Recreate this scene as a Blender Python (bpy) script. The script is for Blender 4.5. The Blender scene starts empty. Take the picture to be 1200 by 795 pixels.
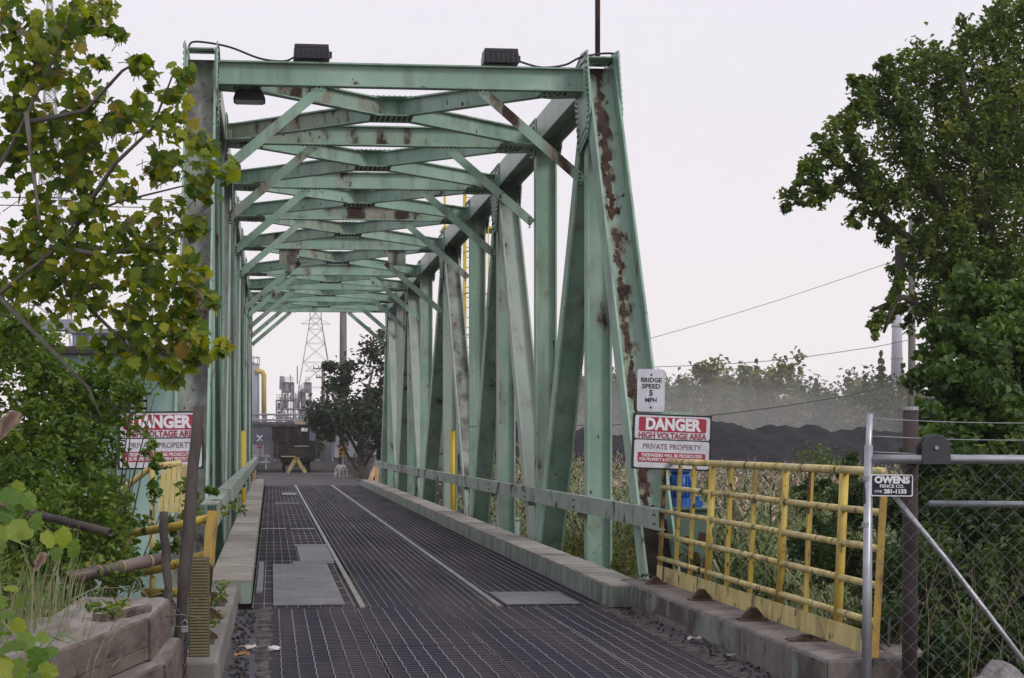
import bpy, bmesh, math, random
import numpy as np
from mathutils import Vector, Matrix
random.seed(7); RNG = np.random.default_rng(11)
SC = bpy.context.scene
COL = SC.collection
# ------------------------------------------------------------------ camera
cam = bpy.data.cameras.new('camera'); camo = bpy.data.objects.new('camera', cam); COL.objects.link(camo)
camo.location = (0, 0, 1.72); camo.rotation_euler = (math.radians(90), 0, -math.atan(0.1094))
cam.sensor_width = 36; cam.lens = 66.0; cam.shift_x = 0.0344; cam.shift_y = 0.1004
cam.clip_start = 0.1; cam.clip_end = 6000
SC.camera = camo
# ------------------------------------------------------------------ sky and sun (bright overcast)
SUN_EL, SUN_AZ = math.radians(37), math.radians(138)      # azimuth clockwise from +Y
W = bpy.data.worlds.new('World'); SC.world = W; W.use_nodes = True
nt = W.node_tree; nt.nodes.clear()
wo = nt.nodes.new('ShaderNodeOutputWorld'); bg = nt.nodes.new('ShaderNodeBackground')
sky = nt.nodes.new('ShaderNodeTexSky'); sky.sky_type = 'NISHITA'; sky.sun_disc = False
sky.sun_elevation = SUN_EL; sky.sun_rotation = SUN_AZ; sky.dust_density = 3
mx = nt.nodes.new('ShaderNodeMix'); mx.data_type = 'RGBA'; mx.inputs[0].default_value = 0.93
tc = nt.nodes.new('ShaderNodeTexCoord'); sx = nt.nodes.new('ShaderNodeSeparateXYZ')
rp = nt.nodes.new('ShaderNodeValToRGB')                       # the cloud layer
rp.color_ramp.elements[0].position = 0.0; rp.color_ramp.elements[0].color = (0.925, 0.850, 0.858, 1)
rp.color_ramp.elements[1].position = 0.35; rp.color_ramp.elements[1].color = (0.815, 0.790, 0.872, 1)
cn = nt.nodes.new('ShaderNodeTexNoise'); cn.inputs['Scale'].default_value = 2.2; cn.inputs['Detail'].default_value = 3
cm = nt.nodes.new('ShaderNodeMath'); cm.operation = 'MULTIPLY_ADD'; cm.inputs[1].default_value = 0.10
sc_ = nt.nodes.new('ShaderNodeVectorMath'); sc_.operation = 'SCALE'; sc_.inputs['Scale'].default_value = 9.0
nt.links.new(tc.outputs['Generated'], sx.inputs[0]); nt.links.new(tc.outputs['Generated'], cn.inputs['Vector'])
nt.links.new(cn.outputs['Fac'], cm.inputs[0]); nt.links.new(sx.outputs['Z'], cm.inputs[2])
nt.links.new(cm.outputs[0], rp.inputs[0]); nt.links.new(rp.outputs[0], sc_.inputs[0])
nt.links.new(sky.outputs[0], mx.inputs[6]); nt.links.new(sc_.outputs[0], mx.inputs[7])
nt.links.new(mx.outputs[2], bg.inputs['Color']); bg.inputs['Strength'].default_value = 0.126
nt.links.new(bg.outputs[0], wo.inputs[0])
sl = bpy.data.lights.new('sun', 'SUN'); sl.energy = 1.5; sl.angle = math.radians(14); sl.color = (1, .96, .9)
so = bpy.data.objects.new('sun', sl); COL.objects.link(so)
sd = Vector((math.sin(SUN_AZ)*math.cos(SUN_EL), math.cos(SUN_AZ)*math.cos(SUN_EL), math.sin(SUN_EL)))
so.rotation_euler = sd.to_track_quat('Z', 'Y').to_euler()
SC.view_settings.view_transform = 'Standard'; SC.view_settings.look = 'None'
SC.view_settings.exposure = 0.0; SC.view_settings.gamma = 1
SC.cycles.max_bounces = 10; SC.cycles.volume_bounces = 8; SC.cycles.transparent_max_bounces = 16

# ------------------------------------------------------------------ materials
def M(name, c1, c2=None, scale=3.0, lo=.42, hi=.62, rough=.65, metal=0.0, bump=0.0, bscale=None,
      rust=None, stretch=(1, 1, 1), rustcol=((.020, .011, .009), (.068, .034, .023)), spec=.4, stain=None, objrand=0, light=None, chips=None, band=None, streak=(1, 1, .12)):
    m = bpy.data.materials.new(name); m.use_nodes = True
    n = m.node_tree.nodes; L = m.node_tree.links
    p = n['Principled BSDF']
    p.inputs['Roughness'].default_value = rough; p.inputs['Metallic'].default_value = metal
    p.inputs['Specular IOR Level'].default_value = spec
    g = n.new('ShaderNodeNewGeometry')
    def noise(sc, st=(1, 1, 1), det=4, off=0):
        mp = n.new('ShaderNodeMapping'); mp.inputs['Scale'].default_value = st; mp.inputs['Location'].default_value = (off, off*.7, off*1.3)
        L.new(g.outputs['Position'], mp.inputs['Vector'])
        t = n.new('ShaderNodeTexNoise'); t.inputs['Scale'].default_value = sc; t.inputs['Detail'].default_value = det
        t.inputs['Roughness'].default_value = .6
        L.new(mp.outputs[0], t.inputs['Vector']); return t.outputs['Fac']
    def ramp(src, a, b):
        r = n.new('ShaderNodeMapRange'); r.inputs['From Min'].default_value = a; r.inputs['From Max'].default_value = b
        L.new(src, r.inputs['Value']); return r.outputs[0]
    def mix(f, a, b):
        x = n.new('ShaderNodeMix'); x.data_type = 'RGBA'
        for s, v in ((0, f), (6, a), (7, b)):
            if isinstance(v, bpy.types.NodeSocket): L.new(v, x.inputs[s])
            else: x.inputs[s].default_value = v if s == 0 else (*v, 1)
        return x.outputs[2]
    col = tuple(c1)
    if c2 is not None: col = mix(ramp(noise(scale, stretch), lo, hi), c1, c2)
    if stain is not None:                                     # streaky run-off dirt: (colour, scale, threshold)
        f = ramp(noise(stain[1], streak, 5, 9), stain[2], stain[2]+.22)
        col = mix(f, col, stain[0])
    if light is not None:
        col = mix(ramp(noise(light[1], (1, 1, 1), 6, 3), light[2], light[2]+.12), col, light[0])
    if chips is not None:                                     # small chips through the paint: (scale, threshold)
        f = ramp(noise(chips[0], (1, 1, .6), 3, 21), chips[1], chips[1]+.03); col = mix(f, col, (.055, .035, .028))
    if band is not None:                                      # a corroded band along a member: (x centre, half width)
        sp = n.new('ShaderNodeSeparateXYZ'); L.new(g.outputs['Position'], sp.inputs[0])
        def mth(op, a_, b_):
            q = n.new('ShaderNodeMath'); q.operation = op
            for s_, v_ in ((0, a_), (1, b_)):
                if isinstance(v_, bpy.types.NodeSocket): L.new(v_, q.inputs[s_])
                else: q.inputs[s_].default_value = v_
            return q.outputs[0]
        dist = mth('DIVIDE', mth('ABSOLUTE', mth('SUBTRACT', sp.outputs['X'], band[0]), 0), band[1])
        e = mth('SUBTRACT', mth('ADD', mth('MULTIPLY', noise(6.5, (1.4, .7, .7), 8, 33), 3.6), mth('MULTIPLY', noise(1.9, (.6, 1, 1), 3, 40), 2.6)), dist)
        col = mix(ramp(e, 2.15, 2.75), col, (.15, .11, .075)); col = mix(ramp(e, 2.62, 2.8), col, mix(ramp(noise(30, (1, 1, 1), 4, 2), .4, .65), (.022, .013, .011), (.075, .034, .022)))
    if rust is not None:                                      # rust scabs: (scale, threshold[, stretch])
        st = rust[2] if len(rust) > 2 else (1, 1, .45)
        f = ramp(noise(rust[0], st, 8, 5), rust[1]-.01, rust[1]+.055)
        halo = ramp(noise(rust[0], st, 8, 5), rust[1]-.11, rust[1]+.02)
        rc = mix(ramp(noise(22, (1, 1, 1), 4, 2), .4, .65), rustcol[0], rustcol[1])
        col = mix(halo, col, mix(.45, col, (.17, .11, .07))) if isinstance(col, bpy.types.NodeSocket) else col
        col = mix(f, col, rc)
        L.new(ramp(f, -1, 1.2), p.inputs['Roughness'])
    if objrand:
        oi = n.new('ShaderNodeObjectInfo'); hv = n.new('ShaderNodeHueSaturation')
        r = n.new('ShaderNodeMapRange'); r.inputs['To Min'].default_value = 1-objrand; r.inputs['To Max'].default_value = 1+objrand
        L.new(oi.outputs['Random'], r.inputs['Value']); L.new(r.outputs[0], hv.inputs['Value'])
        if isinstance(col, bpy.types.NodeSocket): L.new(col, hv.inputs['Color'])
        else: hv.inputs['Color'].default_value = (*col, 1)
        col = hv.outputs[0]
    if isinstance(col, bpy.types.NodeSocket): L.new(col, p.inputs['Base Color'])
    else: p.inputs['Base Color'].default_value = (*col, 1)
    if bump:
        b = n.new('ShaderNodeBump'); b.inputs['Strength'].default_value = bump; b.inputs['Distance'].default_value = .02
        L.new(noise(bscale or scale*4, stretch, 6, 1), b.inputs['Height']); L.new(b.outputs[0], p.inputs['Normal'])
    return m

def leaf_mat(name, stops, trans=.35, attr=True, rough=.5):
    """foliage: each leaf picks its own tone (per-leaf attribute, or per-object random) from the ramp"""
    m = bpy.data.materials.new(name); m.use_nodes = True
    n = m.node_tree.nodes; L = m.node_tree.links; p = n['Principled BSDF']; out = n['Material Output']
    r = n.new('ShaderNodeValToRGB'); cr = r.color_ramp
    while len(cr.elements) < len(stops): cr.elements.new(.5)
    for e, (pos, c) in zip(cr.elements, stops): e.position = pos; e.color = (*c, 1)
    if attr:
        a = n.new('ShaderNodeAttribute'); a.attribute_name = 'tone'; L.new(a.outputs['Fac'], r.inputs[0])
    else:
        a = n.new('ShaderNodeObjectInfo'); L.new(a.outputs['Random'], r.inputs[0])
    L.new(r.outputs[0], p.inputs['Base Color']); p.inputs['Roughness'].default_value = rough; p.inputs['Specular IOR Level'].default_value = .35
    t = n.new('ShaderNodeBsdfTranslucent'); h = n.new('ShaderNodeHueSaturation'); h.inputs['Value'].default_value = 1.5; h.inputs['Saturation'].default_value = 1.15
    L.new(r.outputs[0], h.inputs['Color']); L.new(h.outputs[0], t.inputs['Color'])
    x = n.new('ShaderNodeMixShader'); x.inputs[0].default_value = trans
    L.new(p.outputs[0], x.inputs[1]); L.new(t.outputs[0], x.inputs[2]); L.new(x.outputs[0], out.inputs['Surface'])
    return m

# ------------------------------------------------------------------ geometry helper
class MB:
    def __init__(s): s.v = []; s.f = []; s.mi = []; s.cur = 0
    def add(s, vs, fs):
        o = len(s.v); s.v += [tuple(v) for v in vs]; s.f += [tuple(i+o for i in f) for f in fs]; s.mi += [s.cur]*len(fs); return s
    def box(s, x0, x1, y0, y1, z0, z1):
        v = [(x, y, z) for z in (z0, z1) for y in (y0, y1) for x in (x0, x1)]
        return s.add(v, [(0, 2, 3, 1), (4, 5, 7, 6), (0, 1, 5, 4), (2, 6, 7, 3), (0, 4, 6, 2), (1, 3, 7, 5)])
    def bar(s, p, q, w, h, up=(0, 0, 1)):
        p, q = Vector(p), Vector(q); d = (q-p).normalized(); a = d.cross(Vector(up))
        a = a.normalized() if a.length > 1e-6 else Vector((1, 0, 0)); b = a.cross(d)
        v = [c+a*(i*w/2)+b*(j*h/2) for c in (p, q) for i, j in ((-1, -1), (1, -1), (1, 1), (-1, 1))]
        return s.add(v, [(3, 2, 1, 0), (4, 5, 6, 7), (0, 1, 5, 4), (1, 2, 6, 5), (2, 3, 7, 6), (3, 0, 4, 7)])
    def tube(s, pts, r, n=8, caps=True):
        pts = [Vector(p) for p in pts]; rs = r if isinstance(r, (list, tuple)) else [r]*len(pts); o = len(s.v); vs = []
        ref = None
        for i, p in enumerate(pts):
            d = (pts[min(i+1, len(pts)-1)]-pts[max(i-1, 0)]).normalized()
            if ref is None: ref = Vector((0, 0, 1)) if abs(d.z) < .9 else Vector((1, 0, 0))
            a = d.cross(ref).normalized(); b = a.cross(d); ref = b
            vs += [p+(a*math.cos(2*math.pi*k/n)+b*math.sin(2*math.pi*k/n))*rs[i] for k in range(n)]
        fs = [(i*n+k, i*n+(k+1) % n, (i+1)*n+(k+1) % n, (i+1)*n+k) for i in range(len(pts)-1) for k in range(n)]
        if caps: fs += [tuple(range(n))[::-1], tuple((len(pts)-1)*n+k for k in range(n))]
        return s.add(vs, fs)
    def prism(s, poly, axis, a, b):
        """polygon (2D list) extruded along axis from a to b; axis x: (y,z); y: (x,z); z: (x,y)"""
        n = len(poly)
        def P(u, w, t): return {'x': (t, u, w), 'y': (u, t, w), 'z': (u, w, t)}[axis]
        v = [P(u, w, a) for u, w in poly]+[P(u, w, b) for u, w in poly]
        return s.add(v, [tuple(range(n))[::-1], tuple(range(n, 2*n))]+[(i, (i+1) % n, n+(i+1) % n, n+i) for i in range(n)])
    def dome(s, c, r, axis, n=6, h=.6):
        c = Vector(c); a = Vector(axis).normalized(); u = a.orthogonal().normalized(); w = a.cross(u)
        v = [c+(u*math.cos(2*math.pi*k/n)+w*math.sin(2*math.pi*k/n))*r for k in range(n)]
        v += [x+a*r*h-(x-c)*.25 for x in v[:n]]
        return s.add(v, [(k, (k+1) % n, n+(k+1) % n, n+k) for k in range(n)]+[tuple(range(n, 2*n))])
    def mesh(s, name, mats, smooth=False):
        me = bpy.data.meshes.new(name); me.from_pydata(s.v, [], s.f)
        for m in (mats if isinstance(mats, (list, tuple)) else [mats]): me.materials.append(m)
        if any(s.mi): me.polygons.foreach_set('material_index', s.mi)
        if smooth: me.polygons.foreach_set('use_smooth', [True]*len(me.polygons))
        bm = bmesh.new(); bm.from_mesh(me); bmesh.ops.recalc_face_normals(bm, faces=bm.faces); bm.to_mesh(me); bm.free()
        return me
    def obj(s, name, mats, parent=None, smooth=False, bevel=0):
        me = s.mesh(name, mats, smooth); o = bpy.data.objects.new(name, me); COL.objects.link(o)
        if parent: attach(o, parent)
        if bevel:
            b = o.modifiers.new('bevel', 'BEVEL'); b.width = bevel; b.segments = 2; b.limit_method = 'ANGLE'
        return o
def attach(o, parent):
    o.parent = parent
    l = Vector((0, 0, 0)); p = parent
    o.matrix_parent_inverse = world_of(parent).inverted()
def world_of(o):
    m = Matrix.LocRotScale(o.location, o.rotation_euler, o.scale)
    if o.parent: return world_of(o.parent) @ o.matrix_parent_inverse @ m
    return m
def tag(o, label=None, cat=None, group=None, kind=None):
    if label: o['label'] = label
    if cat: o['category'] = cat
    if group: o['group'] = group
    if kind: o['kind'] = kind
    return o
def thing(name, label, cat, loc, group=None):
    o = bpy.data.objects.new(name, None); COL.objects.link(o); o.location = loc; o.empty_display_size = .3
    return tag(o, label, cat, group)
def place(me, name, parent=None, loc=(0, 0, 0), rot=(0, 0, 0), scale=1):
    o = bpy.data.objects.new(name, me); COL.objects.link(o)
    o.location = loc; o.rotation_euler = rot; o.scale = (scale,)*3 if not isinstance(scale, (tuple, list)) else scale
    if parent: attach(o, parent)
    return o

def leaf_cloud(name, pts, size, mat, parent=None, aspect=.62, droop=0.3, tone=None, flat=.5, fold=.18, as_stuff=True):
    """many separate small leaves, each a folded rhombus of two triangle pairs, as one mesh"""
    N = len(pts); pts = np.asarray(pts); size = np.broadcast_to(size, (N,)).astype(float)
    nrm = RNG.normal(size=(N, 3)); nrm[:, 2] = np.abs(nrm[:, 2])+flat; nrm /= np.linalg.norm(nrm, axis=1)[:, None]
    d = RNG.normal(size=(N, 3)); d[:, 2] -= droop; d -= nrm*(d*nrm).sum(1)[:, None]; d /= np.linalg.norm(d, axis=1)[:, None]
    b = np.cross(nrm, d); s = size[:, None]
    v = np.stack([pts-d*s*.5, pts+b*s*aspect*.5+nrm*s*fold-d*s*.08, pts+d*s*.5, pts-b*s*aspect*.5+nrm*s*fold-d*s*.08], 1).reshape(-1, 3)
    i = np.arange(N)[:, None]*4
    f = np.concatenate([i+np.array([[0, 1, 2]]), i+np.array([[0, 2, 3]])], 1).reshape(-1, 3)
    me = bpy.data.meshes.new(name); me.from_pydata(v.tolist(), [], f.tolist()); me.materials.append(mat)
    at = me.attributes.new('tone', 'FLOAT', 'POINT')
    t = RNG.random(N) if tone is None else np.clip(tone, 0, 1)
    at.data.foreach_set('value', np.repeat(t, 4).astype(np.float32))
    o = bpy.data.objects.new(name, me); COL.objects.link(o)
    if parent: attach(o, parent)
    if as_stuff: o['kind'] = 'stuff'
    return o
def clumps(blobs, per, sub=.28, nsub=14, shell=.55, spray=0.0):
    """leaf points in blobs (x,y,z,rx,ry,rz,weight), gathered round twigs so that gaps stay"""
    out = []; ton = []
    for (x, y, z, rx, ry, rz, w) in blobs:
        k = max(3, int(nsub*w)); u = RNG.normal(size=(k, 3)); u /= np.linalg.norm(u, axis=1)[:, None]
        u *= (shell+(1-shell)*RNG.random(k))[:, None]
        c = np.array([x, y, z])+u*np.array([rx, ry, rz]); m = max(3, int(per/nsub)); tt = RNG.random(k)
        for ci, t in zip(c, tt):
            if RNG.random() < spray:                          # a twig reaching outwards, leaves along it
                ax = (ci-np.array([x, y, z]))*RNG.uniform(.7, 1.15)+np.array([0, 0, -.12*rz]); s_ = RNG.random(m)[:, None]
                out.append(ci+ax*(s_-.35)*np.array([1, 1, 1])+np.array([0, 0, -.25*rz])*s_**2+RNG.normal(size=(m, 3))*.10*min(rx, rz)); ton.append(np.clip(t*.6+.4*RNG.random(m), 0, 1)); continue
            q = RNG.normal(size=(m, 3))*sub*np.array([rx, ry, rz]); out.append(ci+q); ton.append(np.clip(t*.6+.4*RNG.random(m), 0, 1))
    return np.concatenate(out), np.concatenate(ton)

def text(body, size, mat, parent, loc, bold=0.0, width=None, rot=(math.pi/2, 0, 0), name='lettering'):
    cu = bpy.data.curves.new('lettering', 'FONT'); cu.body = body; cu.size = size; cu.align_x = 'CENTER'; cu.align_y = 'CENTER'
    cu.offset = bold; cu.extrude = .0012; cu.resolution_u = 3
    t = bpy.data.objects.new('lettering', cu); COL.objects.link(t)
    bpy.context.view_layer.update()
    me = bpy.data.meshes.new_from_object(t.evaluated_get(bpy.context.evaluated_depsgraph_get()))
    w0 = t.dimensions.x
    bpy.data.objects.remove(t); me.materials.clear(); me.materials.append(mat)
    o = place(me, name, None, loc, rot)
    if width and w0 > 0: o.scale = (width/w0, 1, 1)
    attach(o, parent); return o
# ------------------------------------------------------------------ shared materials
GP = (.212, .338, .266); GP2 = (.300, .415, .345)
paint = M('green_paint', GP, GP2, 1.3, rough=.6, chips=(7, .68), rust=(2.3, .635), stain=((.15, .20, .165), 3.2, .52), streak=(1, 1, .09), bump=.05, bscale=30)
paint_rusty = M('green_paint_rusty', GP, (.27, .35, .29), 1.6, rough=.65, chips=(8, .68), rust=(2.2, .575), stain=((.26, .20, .14), 3.0, .52), bump=.12, bscale=30)
paint_pale = M('green_paint_chalky', (.29, .36, .31), (.335, .375, .335), 1.1, rough=.75, rust=(1.6, .66, (1, 1, .3)), stain=((.22, .22, .19), 2.0, .52), bump=.08, bscale=30)
paint_worn = M('green_paint_worn_grey', (.22, .245, .215), (.28, .315, .28), 1.2, rough=.8, chips=(7, .66), rust=(1.9, .62, (1, 1, .25)), stain=((.06, .055, .05), 3.0, .44), bump=.1, bscale=30)
paint_band = M('green_paint_band', GP, (.27, .35, .29), 1.6, rough=.7, chips=(8, .66), stain=((.22, .20, .15), 3.0, .56), bump=.15, bscale=30, band=(4.165, .125))
paint_brown = M('rust_brown_steel', (.042, .033, .032), (.075, .06, .056), 2.5, rough=.85, rust=(3, .6), bump=.25, bscale=25)
bolt_m = M('weathered_bolt', (.035, .045, .040), (.07, .085, .07), 8, rough=.7, metal=.3)
rust_scab = M('flaking_rust', (.030, .017, .014), (.085, .038, .024), 9, lo=.35, hi=.7, rough=.95, bump=.8, bscale=40)
galv = M('galvanised_steel', (.33, .34, .37), (.42, .43, .46), 6, rough=.45, metal=.75, bump=.05)
dark_steel = M('dark_steel', (.045, .042, .048), (.075, .066, .066), 2, rough=.55, metal=.6, rust=(3, .66))
grate_dark = M('deck_grating_steel', (.060, .055, .078), (.100, .086, .096), 1.6, stretch=(1.2, .10, 1), rough=.55, metal=.55)
grate_edge = M('deck_grating_worn_edge', (.30, .29, .315), (.14, .12, .125), 1.6, stretch=(1.2, .14, 1), rough=.5, metal=.55)
rail_m = M('rail_steel', (.24, .235, .24), (.34, .325, .32), 2.2, rough=.45, metal=.6)
plate_m = M('checker_steel', (.17, .165, .18), (.235, .225, .235), 1.6, rough=.55, metal=.5, stain=((.11, .09, .08), 2, .6))
concrete = M('old_concrete', (.15, .135, .122), (.215, .198, .18), 1.2, rough=.9, bump=.4, bscale=14, stain=((.10, .085, .075), 2.5, .55))
curb_top_m = M('weathered_kerb_timber', (.27, .245, .215), (.35, .325, .29), 1.5, rough=.9, bump=.5, bscale=20, stretch=(1, .6, 1), stain=((.12, .10, .085), 3, .62))
yellow = M('yellow_paint', (.46, .33, .045), (.54, .42, .10), 4, rough=.6, chips=(9, .62), rust=(4.0, .60), stain=((.20, .145, .05), 5, .50), bump=.05, bscale=30)
yellow_pale = M('yellow_paint_faded', (.53, .43, .15), (.60, .50, .22), 4, rough=.7, chips=(9, .62), rust=(4.5, .61), stain=((.27, .21, .10), 6, .50))
yellow_rusty = M('yellow_paint_rusty', (.40, .26, .045), (.36, .24, .055), 4, rough=.7, rust=(5.0, .55), bump=.15, bscale=30)
black_m = M('black_housing', (.018, .016, .022), (.026, .023, .030), 4, rough=.45, spec=.4)
wire_m = M('black_cable', (.012, .012, .014), rough=.6)
# ------------------------------------------------------------------ truss bridge
PY = [19.5, 23.9, 28.6, 33.5, 38.2, 44.1, 50.9, 55.8, 60.6, 65.4, 69.8]
ZT, ZB = 6.45, -.62
bridge = thing('truss_bridge', 'pale green steel truss bridge with rust stains and a grated deck', 'bridge', (1.66, 19.5, 0))
def hmem(name, mat, x0, x1, P, Q, depth, t=.026, wt=.02, woff=0.0, mats=None):
    """H section lying in a truss plane: two flanges in vertical planes, the web between them"""
    P, Q = Vector((0, *P)), Vector((0, *Q)); d = (Q-P).normalized(); n = Vector((0, -d.z, d.y))
    if n.y > 0: n = -n
    if abs(n.y) < .02: n = Vector((0, 0, -1))
    m = MB()
    def slab(xa, xb, na, nb):
        v = [Vector((x, 0, 0))+c+n*k for c in (P, Q) for x, k in ((xa, na), (xb, na), (xb, nb), (xa, nb))]
        m.add(v, [(3, 2, 1, 0), (4, 5, 6, 7), (0, 1, 5, 4), (1, 2, 6, 5), (2, 3, 7, 6), (3, 0, 4, 7)])
    slab(x0, x0+t, -depth/2, depth/2); slab(x1-t, x1, -depth/2, depth/2)
    m.cur = 1 if mats else 0
    slab(x0+t, x1-t, woff-wt/2, woff+wt/2)
    return m.obj(name, mats or mat, bridge)
def bolts(name, pts, axis, r=.016):
    m = MB()
    for p in pts: m.dome(p, r, axis)
    o = m.obj(name, bolt_m, bridge); o['kind'] = 'stuff'; return o
for side in (0, 1):
    if side: xi, xo, s = 4.0, 4.38, 1            # inner face, outer face
    else: xi, xo, s = -.68, -1.06, -1
    a, b = min(xi, xo), max(xi, xo)
    hmem('end_post', paint, a, b, (PY[0], ZB), (PY[1]-.0, ZT+.12), .37, woff=-.06, mats=[paint, paint_band if side else paint_worn])
    hmem('end_post', paint, a, b, (PY[10], ZB), (PY[9], ZT+.12), .37, woff=.06)
    for i in range(1, 9):
        hmem('top_chord', paint, a+.003, b-.003, (PY[i]+(.12 if i == 1 else .006), ZT), (PY[i+1]-(.12 if i == 8 else .006), ZT), .38, mats=[paint_pale, paint])
    for i in range(10):
        hmem('bottom_chord', paint, a+.003, b-.003, (PY[i]+.006, ZB), (PY[i+1]-.006, ZB), .36)
    for i in range(1, 10):
        hmem('hanger', paint, a+.03, b-.03, (PY[i], ZB+.1), (PY[i], ZT-.05), .26, woff=.02, mats=[paint_pale if i == 3 else paint, paint_pale if i in (5, 8) else paint])
    for i in range(1, 9):
        top1 = i % 2 == 1
        P = (PY[i], ZT-.1 if top1 else ZB+.1); Q = (PY[i+1], ZB+.1 if top1 else ZT-.1)
        worn = side and i in (4,)
        mt = [paint, paint] if top1 else [paint_pale, paint_worn if worn else paint_pale]
        if side and i == 7: mt = [paint, paint_rusty]
        hmem('diagonal', paint, a+.015, b-.015, P, Q, .30, mats=mt)
    # gusset plates with their rows of bolts, at every upper panel point
    for i in range(1, 10):
        y = PY[i]; zt, zb = ZT+.21, ZT-(.95 if i % 2 else .36); hw = .62 if i % 2 else .36
        poly = [(y-hw, zt-.02), (y+hw, zt-.02), (y+hw, ZT-.22), (y+hw*.42, zb), (y-hw*.42, zb), (y-hw, ZT-.22)]
        if i == 1: poly = [(y-.36, zt+.04), (y+.12, zt+.08), (y+hw, ZT+.18), (y+hw, ZT-.22), (y+.3, zb-.05), (y-.42, zb+.1), (y-.62, zb+.35)]
        bp = []
        for k in range(len(poly)):
            p0, p1 = Vector(poly[k]), Vector(poly[(k+1) % len(poly)]); c = Vector((y, ZT-.15)); nn = max(2, int((p1-p0).length/.085))
            for j in range(nn):
                q = p0.lerp(p1, (j+.5)/nn); q = q.lerp(c, .045/max((q-c).length, .05)); bp.append(q)
                q2 = q.lerp(c, .10/max((q-c).length, .2))
                if i < 4: bp.append(q2)
        for x0_, x1_, ax in ((xi-s*.020, xi-s*.003, -s), (xo+s*.003, xo+s*.020, s)):
            MB().prism(poly, 'x', min(x0_, x1_), max(x0_, x1_)).obj('gusset_plate', paint, bridge)
            xx = x0_ if ax == -s else x1_
            bolts('bolt_head', [(xx, q.x, q.y) for q in bp], (ax, 0, 0), .017 if i < 4 else .02)
    # lower gussets
    for i in range(0, 11):
        y = PY[i]; hw = .5 if i % 2 == 0 else .3
        MB().prism([(y-hw, ZB-.2), (y+hw, ZB-.2), (y+hw, ZB+.2), (y+hw*.4, ZB+.66), (y-hw*.4, ZB+.66), (y-hw, ZB+.2)], 'x', xo+s*.003 if s > 0 else xo-.02, xo+.02 if s > 0 else xo-.003).obj('gusset_plate', paint, bridge)
# struts across the top, I sections with the web facing along the bridge
def istrut(name, p, q, h, w, mats, t=.02):
    """I section between two points on the level, web upright"""
    p, q = Vector(p), Vector(q); m = MB(); z = Vector((0, 0, 1))
    m.bar(p+z*(h/2-t/2), q+z*(h/2-t/2), w, t); m.bar(p-z*(h/2-t/2), q-z*(h/2-t/2), w, t)
    m.cur = 1 if len(mats) > 1 else 0; m.bar(p, q, .016, h-2*t)
    return m.obj(name, mats, bridge)
xl, xr = -.70, 4.02
knee = (.62, -.665, 5.22)
for i in range(1, 10):
    y = PY[i]; h = .30
    rusty = i in (2, 4); mt = [paint, paint_rusty if rusty else paint]
    istrut('top_strut', (xl+.04, y, 6.375), (xr-.04, y, 6.375), h, .16, mt)
    zk = 6.215
    if i == 5:                                     # deeper bracket plates at mid span
        for x0, x1 in ((.18, .60), (2.72, 3.14)):
            MB().box(x0, x1, y-.012, y+.012, 5.86, 6.22).obj('bracket_plate', paint_worn, bridge)
        zk = 5.92
    for sg, xa, xb in ((-1, .66, -.665), (1, 2.66, 3.985)):
        m = MB(); m.bar((xa, y-.05, zk), (xb, y-.05, zk-1.14), .125, .012, (0, 1, 0)); m.bar((xa+sg*.042, y+.003, zk+.042), (xb+sg*.0, y+.003, zk-1.14+.085), .012, .092, (0, 1, 0))
        m.obj('knee_brace', paint_rusty if (i, sg) in ((1, 1), (2, -1), (4, 1), (5, 1), (5, -1), (7, -1)) else paint, bridge)
        bolts('bolt_head', [(xa+k*.06*sg, y-.09, zk-.01) for k in range(-3, 4)]+[(xb-.05*sg, y-.07, zk-1.05-k*.05) for k in range(4)], (0, -.3, -1), .02)
    if i < 9:
        y2 = PY[i+1]; c = Vector(((xl+xr)/2, (y+y2)/2, 6.37)); hb = .25
        A, B = Vector((xl+.12, y+.16, 6.37)), Vector((xr-.12, y2-.16, 6.37)); C_, D = Vector((xr-.12, y+.16, 6.37)), Vector((xl+.12, y2-.16, 6.37))
        m1 = [paint, paint_rusty if i in (1, 4, 5) else paint]
        istrut('cross_brace', A, c.lerp(A, .045), hb, .13, m1); istrut('cross_brace', c.lerp(B, .045), B, hb, .13, [paint])
        istrut('cross_brace', C_, c.lerp(C_, .045), hb, .13, [paint]); istrut('cross_brace', c.lerp(D, .045), D, hb, .13, m1)
        cw, cd = .30, .30
        m = MB()
        for z in (6.37+hb/2+.006, 6.37-hb/2-.006): m.box(c.x-cw, c.x+cw, c.y-cd, c.y+cd, z-.005, z+.005)
        m.box(c.x-.09, c.x+.09, c.y-.09, c.y+.09, 6.37-hb/2, 6.37+hb/2)
        m.obj('centre_plate', paint, bridge)
        bolts('bolt_head', [(c.x+(k-3.5)*.075, c.y-cd+.05+j*.12, z) for k in range(8) for j in range(4) for z in (6.37-hb/2-.012,)], (0, 0, -1), .021)
        bolts('bolt_head', [(c.x+(k-3.5)*.075, c.y-cd+.05+j*.12, 6.37+hb/2+.012) for k in range(8) for j in range(2)], (0, 0, 1), .021)
        for P_, dx in ((A, 1), (C_, -1), (B, -1), (D, 1)):
            sy = 1 if P_.y < c.y else -1
            MB().prism([(P_.x-dx*.1, P_.y-sy*.12), (P_.x+dx*.45, P_.y-sy*.12+0), (P_.x+dx*.45, P_.y+sy*.3), (P_.x+dx*.25, P_.y+sy*.38), (P_.x-dx*.1, P_.y+sy*.28)], 'z', 6.225, 6.237).obj('lateral_plate', paint, bridge)
            bolts('bolt_head', [(P_.x+dx*(.12+k*.08), P_.y+sy*(.02+k*.05), 6.222) for k in range(5)]+[(P_.x+dx*(.12+k*.07), P_.y-sy*.06, 6.222) for k in range(5)], (0, 0, -1), .02)
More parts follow.
